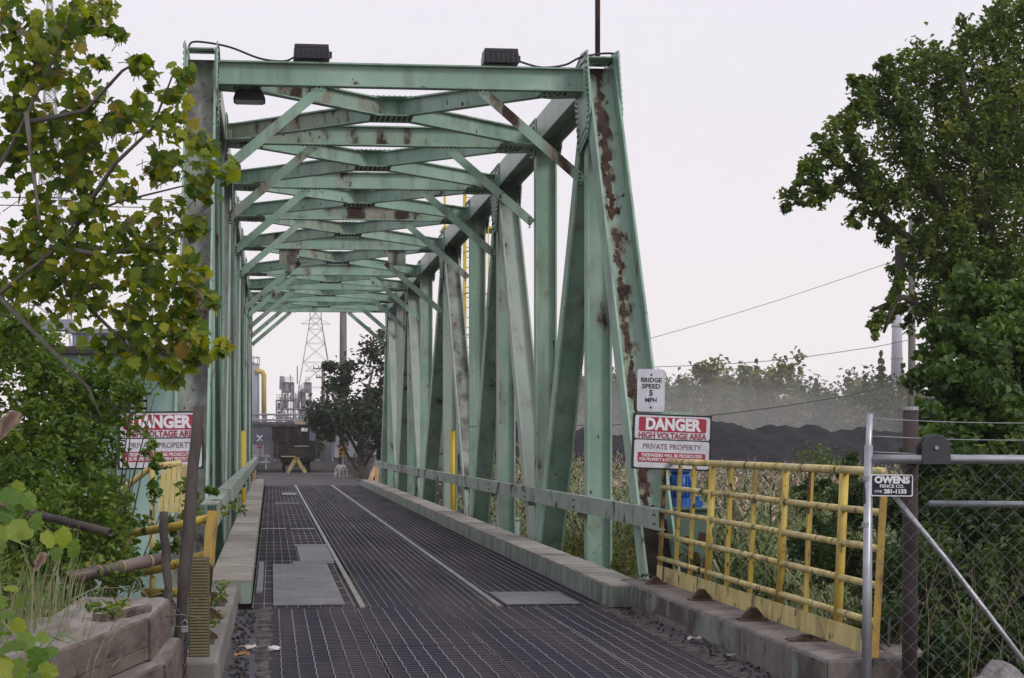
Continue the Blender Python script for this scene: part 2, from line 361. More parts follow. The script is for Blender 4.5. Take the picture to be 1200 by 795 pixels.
# floor beams and stringers under the grating
for i in range(0, 11): MB().box(-.66, 3.98, PY[i]-.12, PY[i]+.12, -.62, -.17).obj('floor_beam', paint_brown, bridge)
for x in (.1, .95, 1.66, 2.38, 3.2): MB().box(x-.08, x+.08, 19.6, 70.0, -.165, -.075).obj('stringer', paint_brown, bridge)
# kerbs on the bridge
def long_block(name, label, secs, mats, parent, z0, z1, seg=1.0, wob=.006):
    pass
def kerb(x_in0, x_in1, x_out0, x_out1, y0, y1, z0, z1, lipside):
    """a long kerb: green steel channel with a weathered top plate, cut in lengths"""
    n = int((y1-y0)/3.05)
    for k in range(n):
        ya, yb = y0+(y1-y0)*k/n, y0+(y1-y0)*(k+1)/n-.006
        f = lambda a_, b_, y: a_+(b_-a_)*(y-y0)/(y1-y0)
        m = MB()
        v = []
        for y in (ya, yb):
            xi_, xo_ = f(x_in0, x_in1, y), f(x_out0, x_out1, y)
            v += [(xi_, y, z0), (xo_, y, z0), (xo_, y, z1-.03), (xi_, y, z1-.03)]
        m.add(v, [(3, 2, 1, 0), (4, 5, 6, 7), (0, 1, 5, 4), (1, 2, 6, 5), (2, 3, 7, 6), (3, 0, 4, 7)])
        m.obj('kerb_beam', kerb_side_m, bridge)
        m = MB(); w = 6
        for j in range(w*3):                        # top boards across the kerb, uneven ends
            y_a = ya+(yb-ya)*j/(w*3); y_b = ya+(yb-ya)*(j+1)/(w*3)-.007
            xi_, xo_ = f(x_in0, x_in1, y_a), f(x_out0, x_out1, y_a); dz = random.uniform(-.004, .004); e = random.uniform(0, .014)
            m.box(min(xi_, xo_)-(e if lipside < 0 else 0), max(xi_, xo_)+(e if lipside > 0 else 0), y_a, y_b, z1-.027, z1+dz)
        m.obj('kerb_top', curb_top_m, bridge)
kerb_side_m = M('kerb_green', (.19, .26, .22), (.25, .31, .27), 2, rough=.75, chips=(8, .66), stain=((.075, .072, .06), 4.5, .46), rust=(3.2, .66, (1, 1, .35)), bump=.15, bscale=30)
kerb(3.50, 3.50, 3.92, 3.92, 19.25, 74.0, 0.0, .235, -1)
kerb(-.215, -.29, -.66, -.70, 20.1, 74.0, 0.0, .255, 1)
# guard channels along the trusses
hr_m = M('guard_rail_paint', (.25, .335, .285), (.30, .365, .32), 2, rough=.65, chips=(6, .655), rust=(3.2, .565, (1, .6, .6)), stain=((.16, .155, .125), 4, .54), bump=.1, bscale=30)
ys = [18.75, 23.9, 28.6, 33.5, 38.2, 44.1, 50.9, 55.8, 60.6, 65.4, 71.6]
for k in range(10):
    m = MB(); y0, y1 = ys[k]+.004, ys[k+1]-.004; z0, z1 = .82-.012*k*.3, 1.035-.004*k
    m.box(3.90, 3.912, y0, y1, z0, z1); m.box(3.913, 3.985, y0, y1, z1-.013, z1); m.box(3.913, 3.985, y0, y1, z0, z0+.013)
    m.obj('guard_channel', hr_m, bridge)
    bolts('bolt_head', [(3.899, y0+.12+j*.1, z0+.06+l*.09) for j in range(2) for l in range(2)], (-1, 0, 0), .015)
ysl = [17.75]+ys[1:]
for k in range(10):
    m = MB(); y0, y1 = ysl[k]+.004, ysl[k+1]-.004; z0, z1 = .93, 1.14
    m.box(-.512, -.50, y0, y1, z0, z1); m.box(-.66, -.513, y0, y1, z1-.013, z1); m.box(-.66, -.513, y0, y1, z0, z0+.013)
    m.obj('guard_channel', hr_m, bridge)
for y in PY[1:10]: MB().box(3.93, 4.0, y-.08, y+.08, .74, .815).obj('guard_bracket', paint_brown, bridge); MB().box(-.67, -.52, y-.06, y+.06, .80, .925).obj('guard_bracket', paint_brown, bridge)
# rust scabs on the near right end post: flaking plates standing proud of the web
dv = Vector((0, PY[1]-PY[0], ZT+.12-ZB)).normalized(); nv = Vector((0, -dv.z, dv.y))
def on_post(u, x, out): return Vector((x, PY[0], ZB))+dv*u+nv*(-.06+.011+out)
m = MB(); rgs = random.Random(12)
for q_ in range(60):
    u = rgs.choice((2.2, 2.9, 3.4, 4.0, 4.9, 5.5, 6.05, 6.3, 6.9, 7.2))+rgs.gauss(0, .16); x = 4.155+rgs.gauss(0, .034); r_ = rgs.uniform(.008, .05); ln = r_*rgs.uniform(.9, 2.6)
    n = 8; ring = []
    for k in range(n):
        t = 2*math.pi*k/n; rr = rgs.uniform(.5, 1.25); ring.append((u+math.sin(t)*ln*rr, x+math.cos(t)*r_*rr))
    v = [on_post(*q, -.002) for q in ring]+[on_post(u+(q[0]-u)*.8, x+(q[1]-x)*.8, rgs.uniform(.004, .014)) for q in ring]+[on_post(u, x, .012)]
    m.add(v, [(k, (k+1) % n, n+(k+1) % n, n+k) for k in range(n)]+[(n+k, n+(k+1) % n, 2*n) for k in range(n)])
o = m.obj('rust_scab', rust_scab, bridge); o['kind'] = 'stuff'
# lower part of that post is bare brown steel
MB().add([on_post(u, x, o_) for o_ in (.002, .006) for u, x in ((.4, 4.03), (.4, 4.35), (1.75, 4.35), (1.95, 4.22), (1.85, 4.03))],
         [(0, 1, 2, 3, 4), (5, 6, 7, 8, 9)]+[(k, (k+1) % 5, 5+(k+1) % 5, 5+k) for k in range(5)]).obj('corroded_patch', M('corroded_steel', (.016, .013, .013), (.034, .026, .025), 4, rough=1, spec=.1, bump=.3, bscale=25), bridge)
# caps that close the upper ends of the near end posts
for x0, x1 in ((4.03, 4.35), (-1.03, -.71)):
    MB().box(x0, x1, PY[1]-.28, PY[1]+.05, ZT+.17, ZT+.185).obj('cap_plate', paint, bridge)

# ------------------------------------------------------------------ deck grating
def grating(w, l, pitch, cross, crimp):
    m = MB(); n = max(2, round(w/pitch))
    for k in range(n+1):
        x = -w/2+.006+(w-.012)*k/n; m.cur = 1
        nc = max(1, round(l/cross))
        for j in range(nc):
            y0, y1 = -l/2+l*j/nc, -l/2+l*(j+1)/nc
            dx = crimp if j % 2 else -crimp
            m.bar((x-dx, y0, -.028), (x+dx, y1, -.028), .007, .056)
    m.cur = 0; nb = round(l/.06)
    for j in range(nb+1):
        y = -l/2+.004+(l-.008)*j/nb; m.box(-w/2+.002, w/2-.002, y-.007, y+.007, -.052, -.003-.004*(j % 2))
    return m.mesh('grating_panel', [grate_dark, grate_edge])
strips = ((-.20, .865, .121), (1.025, 1.655, .09), (1.665, 2.30, .09), (2.46, 3.495, .10))
for x0, x1, pt in strips:
    me = grating(x1-x0, 2.03, pt, .51, .0)
    for k in range(27):
        y = 19.56+1.0+k*2.04
        if y > 74: break
        place(me, 'grating_panel', bridge, ((x0+x1)/2, y, random.uniform(-.004, .003)), (random.uniform(-.002, .002), 0, random.uniform(-.001, .001)))
for k in range(52):                                            # wider spaced cross bars showing in the left lane
    if k*1.0 < 48: m = MB(); m.box(-.19, .86, 20.1+k*1.03, 20.112+k*1.03, -.03, .002); m.obj('cross_bar', grate_edge, bridge)
approach = tag(bpy.data.objects.new('road_deck', None), kind='structure'); COL.objects.link(approach); approach.location = (1.66, 15, 0)
for x0, x1 in ((-.06, .86), (.875, 1.795), (1.81, 2.73), (2.745, 3.40)):
    me = grating(x1-x0, 1.20, .126, .20, .0045)
    for k in range(9):
        y = 19.5-.61-k*1.215; place(me, 'grating_panel', approach, ((x0+x1)/2, y, random.uniform(-.004, .004)), (random.uniform(-.003, .003), random.uniform(-.002, .002), 0))
for x0, x1 in ((-.37, -.075), (3.415, 3.68)):
    for k in range(6):
        m = MB(); y1 = 19.5-k*1.83; m.box(x0, x1, y1-1.82, y1, -.05, -.012); m.obj('edge_plate', grate_dark, approach)
tooth_m = M('worn_tooth', (.16, .145, .15), (.07, .06, .062), 7, rough=.7, metal=.3)
# toothed joint strips along both edges of the near deck
for xa, n in ((-.065, 1), (3.42, -1)):
    m = MB()
    for k in range(88):
        y = 19.4-k*.112; r = random.uniform(.5, 1.2)
        m.bar((xa-.06*r, y, -.004+random.uniform(0, .012)), (xa+.07*r, y+random.uniform(-.03, .03), .004+random.uniform(0, .014)), random.uniform(.012, .034), .016)
    o = m.obj('joint_tooth', tooth_m, approach); o['kind'] = 'stuff'
# embedded track: two rails in open grooves
for xc_ in (.945, 2.38):
    m = MB()
    for y0, y1 in ((19.62, 32), (32.006, 44.5), (44.506, 57), (57.006, 74.6)):
        m = MB(); m.box(xc_-.030, xc_+.030, y0, y1, -.045, .008); m.box(xc_-.011, xc_+.011, y0, y1, -.12, -.045); m.box(xc_-.065, xc_+.065, y0, y1, -.135, -.12)
        m.obj('rail', rail_m, bridge, bevel=.008)
    for xs in (xc_-.075, xc_+.075):
        MB().box(xs-.003, xs+.003, 19.7, 74.5, -.09, -.006).obj('groove_lip', grate_dark, bridge)
    g = MB()
    for k in range(260):
        y = 19.7+abs(random.gauss(0, 1))*2.4; x = xc_+random.choice((-1, 1))*random.uniform(.042, .072); r = random.uniform(.008, .02)
        g.dome((x, y, -.03), r, (random.uniform(-.3, .3), random.uniform(-.3, .3), 1), 5, .9)
    g.box(xc_-.07, xc_+.07, 19.65, 74.4, -.16, -.14)
    o = g.obj('groove_gravel', M('groove_dirt', (.09, .08, .055), (.16, .14, .10), 30, rough=.95), bridge); o['kind'] = 'stuff'
# loose plates on the deck
def plate(label, x0, x1, y0, y1, z=.006, th=.008, ribs=0, rot=0, grp=None, mat=None):
    m = MB(); m.box(x0, x1, y0, y1, z, z+th)
    if ribs:
        for k in range(ribs):
            y = y0+(y1-y0)*(k+.5)/ribs
            m.box(x0+.02, x1-.02, y-.012, y+.012, z+th, z+th+.0016)
        nx = max(4, round((x1-x0)/.09))
        for k in range(nx):
            x = x0+(x1-x0)*(k+.5)/nx; m.box(x-.009, x+.009, y0+.03, y1-.03, z+th, z+th+.0011)
    o = m.obj('steel_plate', mat or plate_m); tag(o, label, 'plate', grp); return o
plate('big ribbed grey steel plate lying left of the left rail at the deck joint', .02, .77, 19.74, 26.4, ribs=44)
plate('smaller smooth steel plate just beyond the big ribbed plate beside the left rail', .41, .90, 26.95, 30.8, z=.006)
plate('narrow steel strip between the big ribbed plate and the smooth plate behind it', .30, .885, 26.46, 26.86, z=.006)
plate('narrow steel strip along the far edge of the smooth plate by the left rail', .38, .93, 30.86, 31.35, z=.008)
plate('narrow bright steel strip across the deck beside the left kerb', -.19, .29, 36.85, 37.35, z=.010)
plate('narrow bright steel strip across the deck touching the left rail', .37, .845, 36.8, 37.3, z=.008)
plate('flat steel plate right of the right rail at the deck joint', 2.46, 3.24, 19.6, 21.2)
plate('small pale steel plate far along the deck beside the left rail', .34, .82, 60.9, 63.2)
plate('thin steel strip lying far along the deck by the left rail', .1, .80, 52.2, 52.8, z=.008)
plate('long narrow steel bar lying against the left kerb', -.17, -.10, 21.2, 26.5, z=.01, th=.03)
# ------------------------------------------------------------------ lamps, cables and mast on the portal
def flood(name, label, x, y, z, w, d, h, under=False):
    t = thing(name, label, 'floodlight', (x, y, z), 'floodlights on the bridge portal')
    def fr(sx, sy, za, zb, top=1.0):
        m = MB(); v = [(x+sx*a, y+sy*b, za) for a, b in ((-1, -1), (1, -1), (1, 1), (-1, 1))]+[(x+sx*top*a, y+sy*top*b, zb) for a, b in ((-1, -1), (1, -1), (1, 1), (-1, 1))]
        return m.add(v, [(3, 2, 1, 0), (4, 5, 6, 7), (0, 1, 5, 4), (1, 2, 6, 5), (2, 3, 7, 6), (3, 0, 4, 7)])
    if not under:
        fr(w/2, d/2, z, z+h*.72, .965).obj('lamp_body', black_m, t, bevel=.012)
        m = fr(w/2*.95, d/2*.9, z+h*.722, z+h, .985)
        m.obj('lamp_hood', black_m, t, bevel=.008)
        for k in range(7): xx = x-w*.42+k*w*.14; MB().box(xx-.006, xx+.006, y-d/2-.012, y-d/2+.02, z+.03, z+h*.66).obj('cooling_fin', black_m, t)
        MB().box(x-w*.3, x+w*.3, y-d*.3, y+d*.3, z-.03, z-.001).obj('mount_plate', dark_steel, t)
        m = MB(); m.box(x+w/2-.002, x+w/2+.03, y-.05, y+.05, z+.05, z+.12); m.obj('cable_gland', black_m, t)
    else:
        fr(w/2, d/2, z-h, z, .8).obj('lamp_body', black_m, t, bevel=.02)
        MB().box(x-w*.42, x+w*.42, y-d*.42, y+d*.42, z-h-.012, z-h-.002).obj('lens', M('lamp_lens', (.10, .10, .12), rough=.2), t)
        MB().tube([(x-.1, y, z-.005), (x-.1, y, z+.12)], .03).obj('mount_stem', dark_steel, t)
    return t
flood('floodlight', 'black box floodlight on top of the portal beam, left of the other', .505, 23.95, 6.556, .46, .36, .19)
flood('floodlight', 'black box floodlight on top of the portal beam, towards the mast', 2.92, 23.95, 6.556, .46, .36, .19)
flood('floodlight', 'dark floodlight hanging under the portal beam beside the left truss', -.28, 24.25, 6.21, .42, .36, .13, True)
def cable(name, label, pts, r=.014, cat='cable', sub=8, m=None):
    P = [Vector(p) for p in pts]; out = []
    for i in range(len(P)-1):
        p0, p1, p2, p3 = P[max(i-1, 0)], P[i], P[i+1], P[min(i+2, len(P)-1)]
        for k in range(sub):
            t = k/sub; out.append(.5*((2*p1)+(p2-p0)*t+(2*p0-5*p1+4*p2-p3)*t*t+(3*p1-p0-3*p2+p3)*t*t*t))
    out.append(P[-1]); o = MB().tube(out, r, 6).obj(name, m or wire_m, None, True); return tag(o, label, cat)
cable('power_cable', 'black cable looping from the left post top along the portal beam to the lamp', [(-.72, 23.8, 6.62), (-1.0, 23.8, 6.64), (-.96, 23.8, 6.74), (-.55, 23.85, 6.70), (-.15, 23.9, 6.57), (.15, 23.9, 6.54), (.28, 23.95, 6.60)])
cable('power_cable', 'black cable sagging from the right lamp to the right post top', [(3.15, 23.95, 6.62), (3.45, 23.95, 6.545), (3.75, 23.9, 6.57), (3.95, 23.85, 6.66), (4.25, 23.85, 6.72), (4.42, 23.85, 6.70), (4.3, 23.85, 6.56)])
t = thing('mast', 'thin rusty pipe mast rising from the top of the right end post', 'mast', (4.2, 24.0, 6.6))
MB().tube([(4.2, 24.0, 6.62), (4.2, 24.0, 9.2)], .034, 10).obj('pipe', M('rusty_pipe', (.05, .022, .022), (.11, .045, .04), 3, rough=.85), t, True)
MB().tube([(4.2, 24.0, 6.60), (4.2, 24.0, 6.70)], .06, 10).obj('socket', paint, t)
MB().box(4.08, 4.32, 23.88, 24.12, 6.60, 6.615).obj('base_plate', paint, t)
# ------------------------------------------------------------------ signs
white_m = M('sign_white', (.60, .61, .67), (.50, .51, .57), 7, rough=.45, stain=((.36, .33, .31), 9, .60)); red_m = M('sign_red', (.36, .028, .060), (.30, .03, .055), 6, rough=.45)
ink_m = M('sign_red_ink', (.28, .05, .07), rough=.5); black_ink = M('sign_black_ink', (.02, .02, .025), rough=.5); frame_m = M('sign_frame_dark', (.02, .02, .022), rough=.6); navy_m = M('sign_navy', (.008, .009, .022), rough=.4); letter_w = M('sign_lettering_white', (.72, .72, .76), rough=.45)
grey_ink = M('sign_grey_ink', (.17, .10, .13), rough=.5)
def rrect(x0, x1, z0, z1, r, n=5):
    pts = []
    for cx, cz, a in ((x1-r, z1-r, 0), (x0+r, z1-r, 90), (x0+r, z0+r, 180), (x1-r, z0+r, 270)):
        for k in range(n+1): th = math.radians(a+90*k/n); pts.append((cx+r*math.cos(th), cz+r*math.sin(th)))
    return pts
def danger_sign(label, rot, loc):
    t = thing('danger_sign', label, 'sign', (0, 0, 0), 'danger signs at the bridge ends')
    MB().box(-.425, .425, .004, .03, -.29, .29).obj('frame', frame_m, t)
    MB().prism(rrect(-.405, .405, .028, .272, .025), 'y', -.004, .003).obj('upper_board', white_m, t)
    MB().prism(rrect(-.405, .405, -.272, .016, .025), 'y', -.004, .003).obj('lower_board', white_m, t)
    MB().prism(rrect(-.365, .365, .105, .255, .02), 'y', -.006, -.0045).obj('red_panel', red_m, t)
    MB().prism(rrect(-.365, .365, -.215, -.112, .012), 'y', -.006, -.0045).obj('red_panel', red_m, t)
    text('DANGER', .165, letter_w, t, (0, -.0078, .178), .008, .60)
    text('HIGH VOLTAGE AREA', .085, ink_m, t, (0, -.0058, .062), .003, .735)
    text('PRIVATE PROPERTY', .08, grey_ink, t, (0, -.0058, -.052), .0005, .63)
    text('TRESPASSERS WILL BE PROSECUTED', .046, letter_w, t, (0, -.0078, -.143), .001, .66)
    text('FOR PROPERTY & EQUIPMENT PROTECTION', .046, letter_w, t, (0, -.0078, -.187), .001, .69)
    t.location = loc; t.rotation_euler = rot; return t
danger_sign('red and white danger sign on the right end post behind the yellow railing', (0, math.radians(2.2), math.radians(4)), (4.155, 19.25, 1.715))
danger_sign('red and white danger sign half hidden by leaves behind the leaning black post', (0, math.radians(-.6), 0), (-1.10, 19.0, 1.735))
m = MB(); m.bar((4.05, 19.29, 1.5), (4.05, 19.60, 1.5), .04, .04); m.bar((4.05, 19.29, 1.92), (4.05, 19.9, 1.92), .04, .04); m.bar((4.3, 19.29, 1.92), (4.3, 19.9, 1.92), .04, .04); m.bar((4.3, 19.29, 1.5), (4.3, 19.6, 1.5), .04, .04)
m.bar((3.86, 19.62, 2.03), (4.5, 19.62, 2.02), .04, .03); m.obj('sign_bracket', paint, bridge)
m = MB(); m.bar((-1.0, 19.03, 1.6), (-1.0, 19.62, 1.6), .04, .04); m.bar((-.8, 19.03, 1.6), (-.8, 19.62, 1.6), .04, .04); m.obj('sign_bracket', paint, bridge)
t = thing('speed_sign', 'small white bridge speed limit sign above the danger sign on the right post', 'sign', (0, 0, 0))
MB().prism(rrect(-.15, .15, -.225, .225, .028), 'y', -.003, .003).obj('board', white_m, t)
for z, s_, b, w in ((.115, .062, .0022, .225), (.048, .062, .0022, .20), (-.028, .085, .004, None), (-.102, .062, .0022, .13)): pass
text('BRIDGE', .066, black_ink, t, (0, -.0048, .108), .0015, .225); text('SPEED', .066, black_ink, t, (0, -.0048, .042), .0015, .20)
text('5', .085, black_ink, t, (0, -.0048, -.030), .003); text('MPH', .066, black_ink, t, (0, -.0048, -.104), .0015, .125)
for z in (.165, -.18): MB().dome((0, -.003, z), .012, (0, -1, 0), 8).obj('screw', dark_steel, t)
t.location = (4.0, 19.58, 2.265); t.rotation_euler = (0, math.radians(1.2), math.radians(3))
# ------------------------------------------------------------------ abutment kerbs
def skew_block(name, mat, xi0, xi1, xo0, xo1, y0, y1, z0, z1, parent=None, bev=.02):
    v = [(xi0, y0, z0), (xo0, y0, z0), (xo0, y0, z1), (xi0, y0, z1), (xi1, y1, z0), (xo1, y1, z0), (xo1, y1, z1), (xi1, y1, z1)]
    return MB().add(v, [(3, 2, 1, 0), (4, 5, 6, 7), (0, 1, 5, 4), (1, 2, 6, 5), (2, 3, 7, 6), (3, 0, 4, 7)]).obj(name, mat, parent, bevel=bev)
conc_r = M('kerb_concrete_painted', (.165, .142, .132), (.225, .20, .185), 1.1, rough=.9, bump=.6, bscale=14, stain=((.055, .042, .040), 2.6, .46), chips=(9, .66))
side_paint = M('kerb_peeling_green', (.165, .205, .165), (.22, .24, .20), 2, rough=.85, bump=.3, bscale=20, stain=((.06, .048, .044), 3.2, .47), light=((.075, .056, .052), 1.7, .49))
t = thing('concrete_kerb', 'concrete kerb with peeling green paint under the yellow railing', 'kerb', (3.9, 16, 0))
skew_block('kerb_body', conc_r, 3.735, 3.72, 4.30, 4.45, 12.35, 19.9, -.6, .25, t, .025)
y = 12.36
for k, ln in enumerate((.85, 1.5, 1.9, 1.55, 1.6)):       # painted face slabs of unequal length
    ya, yb = y, min(y+ln-.012, 19.88); y += ln
    if k in (0, 2, 3, 4):
        xa, xb = 3.735-(ya-12.35)*.002, 3.735-(yb-12.35)*.002
        v = [(xa-.008, ya, .02), (xa-.008, yb, .02), (xb-.008, yb, .228), (xa-.008, ya, .228)]
        skew_block('painted_face', side_paint, xa-.009, xb-.009, xa-.001, xb-.001, ya, yb, .01+.05*(k % 2), .225, t, .003)
lug_m = M('rusty_lug', (.05, .032, .022), (.10, .065, .035), 12, rough=.95, bump=.5, bscale=40)
for k, (x, y) in enumerate(((3.95, 19.1), (3.97, 17.1), (3.95, 15.15), (3.94, 13.55))):
    h_ = (.08, .105, .105, .045)[k]; w_ = (.08, .10, .105, .12)[k]
    m = MB(); m.prism([(x-w_, .251), (x+w_, .251), (x+w_*.75, .251+h_*.4), (x+w_*.25, .251+h_), (x-w_*.25, .251+h_), (x-w_*.75, .251+h_*.4)], 'y', y-.035, y+.035)
    m.box(x-w_*1.2, x+w_*1.2, y-.09, y+.09, .245, .262)
    for j in range(14): m.dome((x+random.uniform(-w_, w_)*1.3, y+random.uniform(-.12, .05), .25), random.uniform(.012, .035), (0, 0, 1), 5, .8)
    o = m.obj('lifting_lug', lug_m, t, bevel=.008)
t = thing('concrete_kerb', 'concrete kerb with rusty pockets and weeds beside the perforated post', 'kerb', (-.46, 16, 0))
skew_block('kerb_body', concrete, -.365, -.345, -.60, -.60, 12.8, 19.75, -.5, .235, t, .02)
for y in (14.3, 15.9, 17.5):
    MB().prism([(-.57, .236), (-.40, .236), (-.41, .265), (-.50, .33), (-.57, .33)], 'y', y-.02, y+.02).obj('lifting_lug', lug_m, t)
    MB().box(-.585, -.42, y-.42, y-.025, .2352, .243).obj('pocket', M('kerb_pocket', (.035, .028, .022), (.05, .04, .03), 6, rough=.95), t)
# ------------------------------------------------------------------ yellow railing on the right
rl = thing('yellow_railing', 'yellow tube railing with rust spots on the right concrete kerb', 'railing', (4.2, 16, .25))
def RX(y): return 4.10
def RT(z): return (z-.3)*.045                       # leans outward a little
def rp_(y, z): return (RX(y)+RT(z), y, z)
MAJ = [19.62, 17.42, 14.9, 13.32]; YN, YF = 12.45, 19.7
zs = (1.515, 1.235, .985, .735, .485)
cuts = [YF, 17.42, 14.9, 13.32, YN]
for zi, z in enumerate(zs):
    for k in range(4):
        a_, b_ = cuts[k], cuts[k+1]; sag = random.uniform(-.006, .006)
        MB().tube([rp_(a_-(.0 if k else 0), z), rp_((a_+b_)/2, z+sag), rp_(b_+.004, z)], .031 if zi == 0 else .026, 8).obj('rail', yellow_pale, rl, True)
for k, y in enumerate(MAJ):
    MB().tube([rp_(y, .26), rp_(y, 1.49)], .034 if k else .026, 10).obj('post', yellow_rusty if k == 0 else yellow, rl, True)
for y in (18.9, 18.25, 16.75, 15.9, 14.2):
    p0, p1 = rp_(y, .30), rp_(y, 1.49); m = MB(); m.bar(p0, p1, .045, .007, (1, 0, 0)); m.bar((p0[0]+.02, p0[1]+.02, p0[2]), (p1[0]+.02, p1[1]+.02, p1[2]), .006, .04, (1, 0, 0))
    m.obj('upright', yellow, rl)
m = MB(); m.bar(rp_(14.2, 1.16), rp_(14.2, 1.50), .05, .012, (1, 0, 0)); m.obj('rusted_upright_top', M('rusted_bar', (.10, .04, .02), (.17, .08, .03), 10, rough=.95), rl)
m = MB(); m.bar(rp_(17.62, .30), rp_(17.62, .62), .06, .012, (1, 0, 0)); m.obj('rusted_upright_foot', M('rusted_foot', (.055, .025, .018), (.12, .055, .025), 10, rough=.95), rl)
yk = [19.6, 17.6, 15.05, 13.45, 12.55]
for k in range(4):
    a_, b_ = yk[k]-.006, yk[k+1]+.006; z0 = .262
    v = []
    for y in (a_, b_):
        x = RX(y)-.04; v += [(x, y, z0), (x+.01, y, z0), (x+.018, y, z0+.155), (x+.008, y, z0+.155)]
    MB().add(v, [(3, 2, 1, 0), (4, 5, 6, 7), (0, 1, 5, 4), (1, 2, 6, 5), (2, 3, 7, 6), (3, 0, 4, 7)]).obj('kick_plate', yellow_pale, rl)
t = thing('yellow_post', 'leaning rust streaked yellow channel post behind the fence company sign', 'post', (3.75, 11.9, .3))
m = MB(); m.bar((4.03, 12.25, .27), (4.095, 12.25, 1.42), .05, .008, (0, 1, 0)); m.bar((4.052, 12.275, .27), (4.117, 12.275, 1.42), .006, .04, (0, 1, 0)); m.obj('channel', yellow_rusty, t)
MB().box(3.98, 4.10, 12.2, 12.34, .251, .268).obj('foot_plate', dark_steel, t)
# ------------------------------------------------------------------ hydraulic cabinet with blue motor, and the small green pot
t = thing('hydraulic_cabinet', 'green steel cabinet with rust blotches behind the yellow railing', 'cabinet', (4.8, 21, 0))
cab = M('cabinet_green', (.075, .125, .095), (.10, .155, .12), 1.5, rough=.6, rust=(2.2, .62), bump=.05)
MB().box(4.52, 5.02, 20.9, 21.5, -.4, .95).obj('cabinet_body', cab, t, bevel=.01); MB().box(4.47, 5.07, 20.85, 21.55, .952, .975).obj('lid', cab, t)
MB().box(4.58, 4.96, 20.885, 20.897, .1, .85).obj('door', cab, t, bevel=.004)
m = MB()
for cx, cz, rx, rz in ((4.70, .60, .07, .06), (4.86, .62, .06, .09), (4.76, .38, .10, .10), (4.80, .28, .05, .08)):
    n = 12; m.prism([(cx+math.cos(2*math.pi*k/n)*rx*random.uniform(.7, 1.1), cz+math.sin(2*math.pi*k/n)*rz*random.uniform(.7, 1.1)) for k in range(n)], 'y', 20.876, 20.884)
o = m.obj('rust_blotch', rust_scab, t); o['kind'] = 'stuff'
blue = M('blue_machine_paint', (.016, .09, .32), (.02, .12, .40), 5, rough=.4)
t = thing('pump_motor', 'bright blue electric pump motor standing on the green cabinet', 'motor', (4.7, 21.2, .98))
MB().tube([(4.66, 21.15, 1.08), (4.66, 21.15, 1.36)], .105, 16).obj('motor_body', blue, t, True)
m = MB()
for k in range(12): a_ = k*math.pi/6; m.bar((4.66+.112*math.cos(a_), 21.15+.112*math.sin(a_), 1.10), (4.66+.112*math.cos(a_), 21.15+.112*math.sin(a_), 1.33), .012, .02, (math.cos(a_), math.sin(a_), 0))
m.obj('cooling_rib', blue, t)
MB().tube([(4.66, 21.15, 1.362), (4.66, 21.15, 1.42)], .118, 16).obj('fan_cover', blue, t, True)
MB().tube([(4.66, 21.15, .976), (4.66, 21.15, 1.08)], .13, 16).obj('flange', blue, t)
MB().box(4.76, 4.82, 21.08, 21.2, 1.15, 1.27).obj('terminal_box', blue, t, bevel=.008)
m = MB(); m.box(4.795, 4.90, 21.05, 21.25, .976, 1.05); m.tube([(4.85, 21.1, 1.05), (4.85, 21.1, 1.10)], .035, 10); m.obj('pump_block', blue, t)
t = thing('steel_pot', 'small round green steel pot behind the right kerb', 'pot', (4.45, 36.4, .2))
MB().tube([(4.25, 33.9, -.7), (4.25, 33.9, .30)], .24, 18).obj('pot_body', paint, t, True); MB().tube([(4.25, 33.9, .302), (4.25, 33.9, .33)], .26, 18).obj('lid', paint, t)
# yellow marker posts between truss members
for lab, x, y, z1 in (('tall yellow marker post standing inside the right truss', 3.985, 41.3, 1.95), ('tall yellow marker post standing inside the left truss', -.67, 45.5, 1.95)):
    o = thing('marker_post', lab, 'post', (x, y, 0), 'yellow marker posts in the trusses')
    MB().tube([(x, y, -.1), (x, y, z1)], .055, 10).obj('pipe', M('yellow_marker', (.60, .40, .02), rough=.5), o, True); MB().dome((x, y, z1+.001), .055, (0, 0, 1), 10, .7).obj('cap', yellow, o); MB().box(x-.1, x+.1, y-.1, y+.1, -.13, -.101).obj('base_plate', dark_steel, o)
# ------------------------------------------------------------------ sliding gate
GY = 11.0
g = thing('slide_gate', 'galvanised chain link slide gate with a diagonal brace at the right edge', 'gate', (3.6, GY, 0))
MB().tube([(3.555, GY, -.2), (3.582, GY, 1.70)], .026, 12).obj('end_post', galv, g, True)
MB().tube([(3.565, GY-.0, 1.35), (3.590, GY, 1.89)], .019, 10).obj('post_extension', galv, g, True)
MB().tube([(3.60, GY+.05, -.2), (3.612, GY+.05, 1.60)], .012, 8).obj('tension_bar', galv, g, True)
MB().tube([(3.60, GY, 1.615), (4.3, GY-.15, 1.614), (6.2, GY-.55, 1.60)], .028, 12).obj('top_rail', galv, g, True)
MB().tube([(3.97, GY-.0+.03, 1.345), (6.2, GY-.5, 1.335)], .020, 10).obj('middle_rail', galv, g, True)
MB().tube([(3.70, GY+.02, 1.45), (4.07, GY-.05, .98), (4.36, GY-.12, .585), (4.62, GY-.18, .22)], .0165, 10).obj('brace', galv, g, True)
for z in (.2, .75, 1.22, 1.5):
    MB().tube([(3.556+.015*z, GY+.008, z-.015), (3.556+.015*z, GY+.008, z+.015)], .034, 12).obj('band_clamp', galv, g)
    MB().bar((3.585, GY, z), (3.612, GY+.05, z), .02, .012).obj('clip', galv, g)
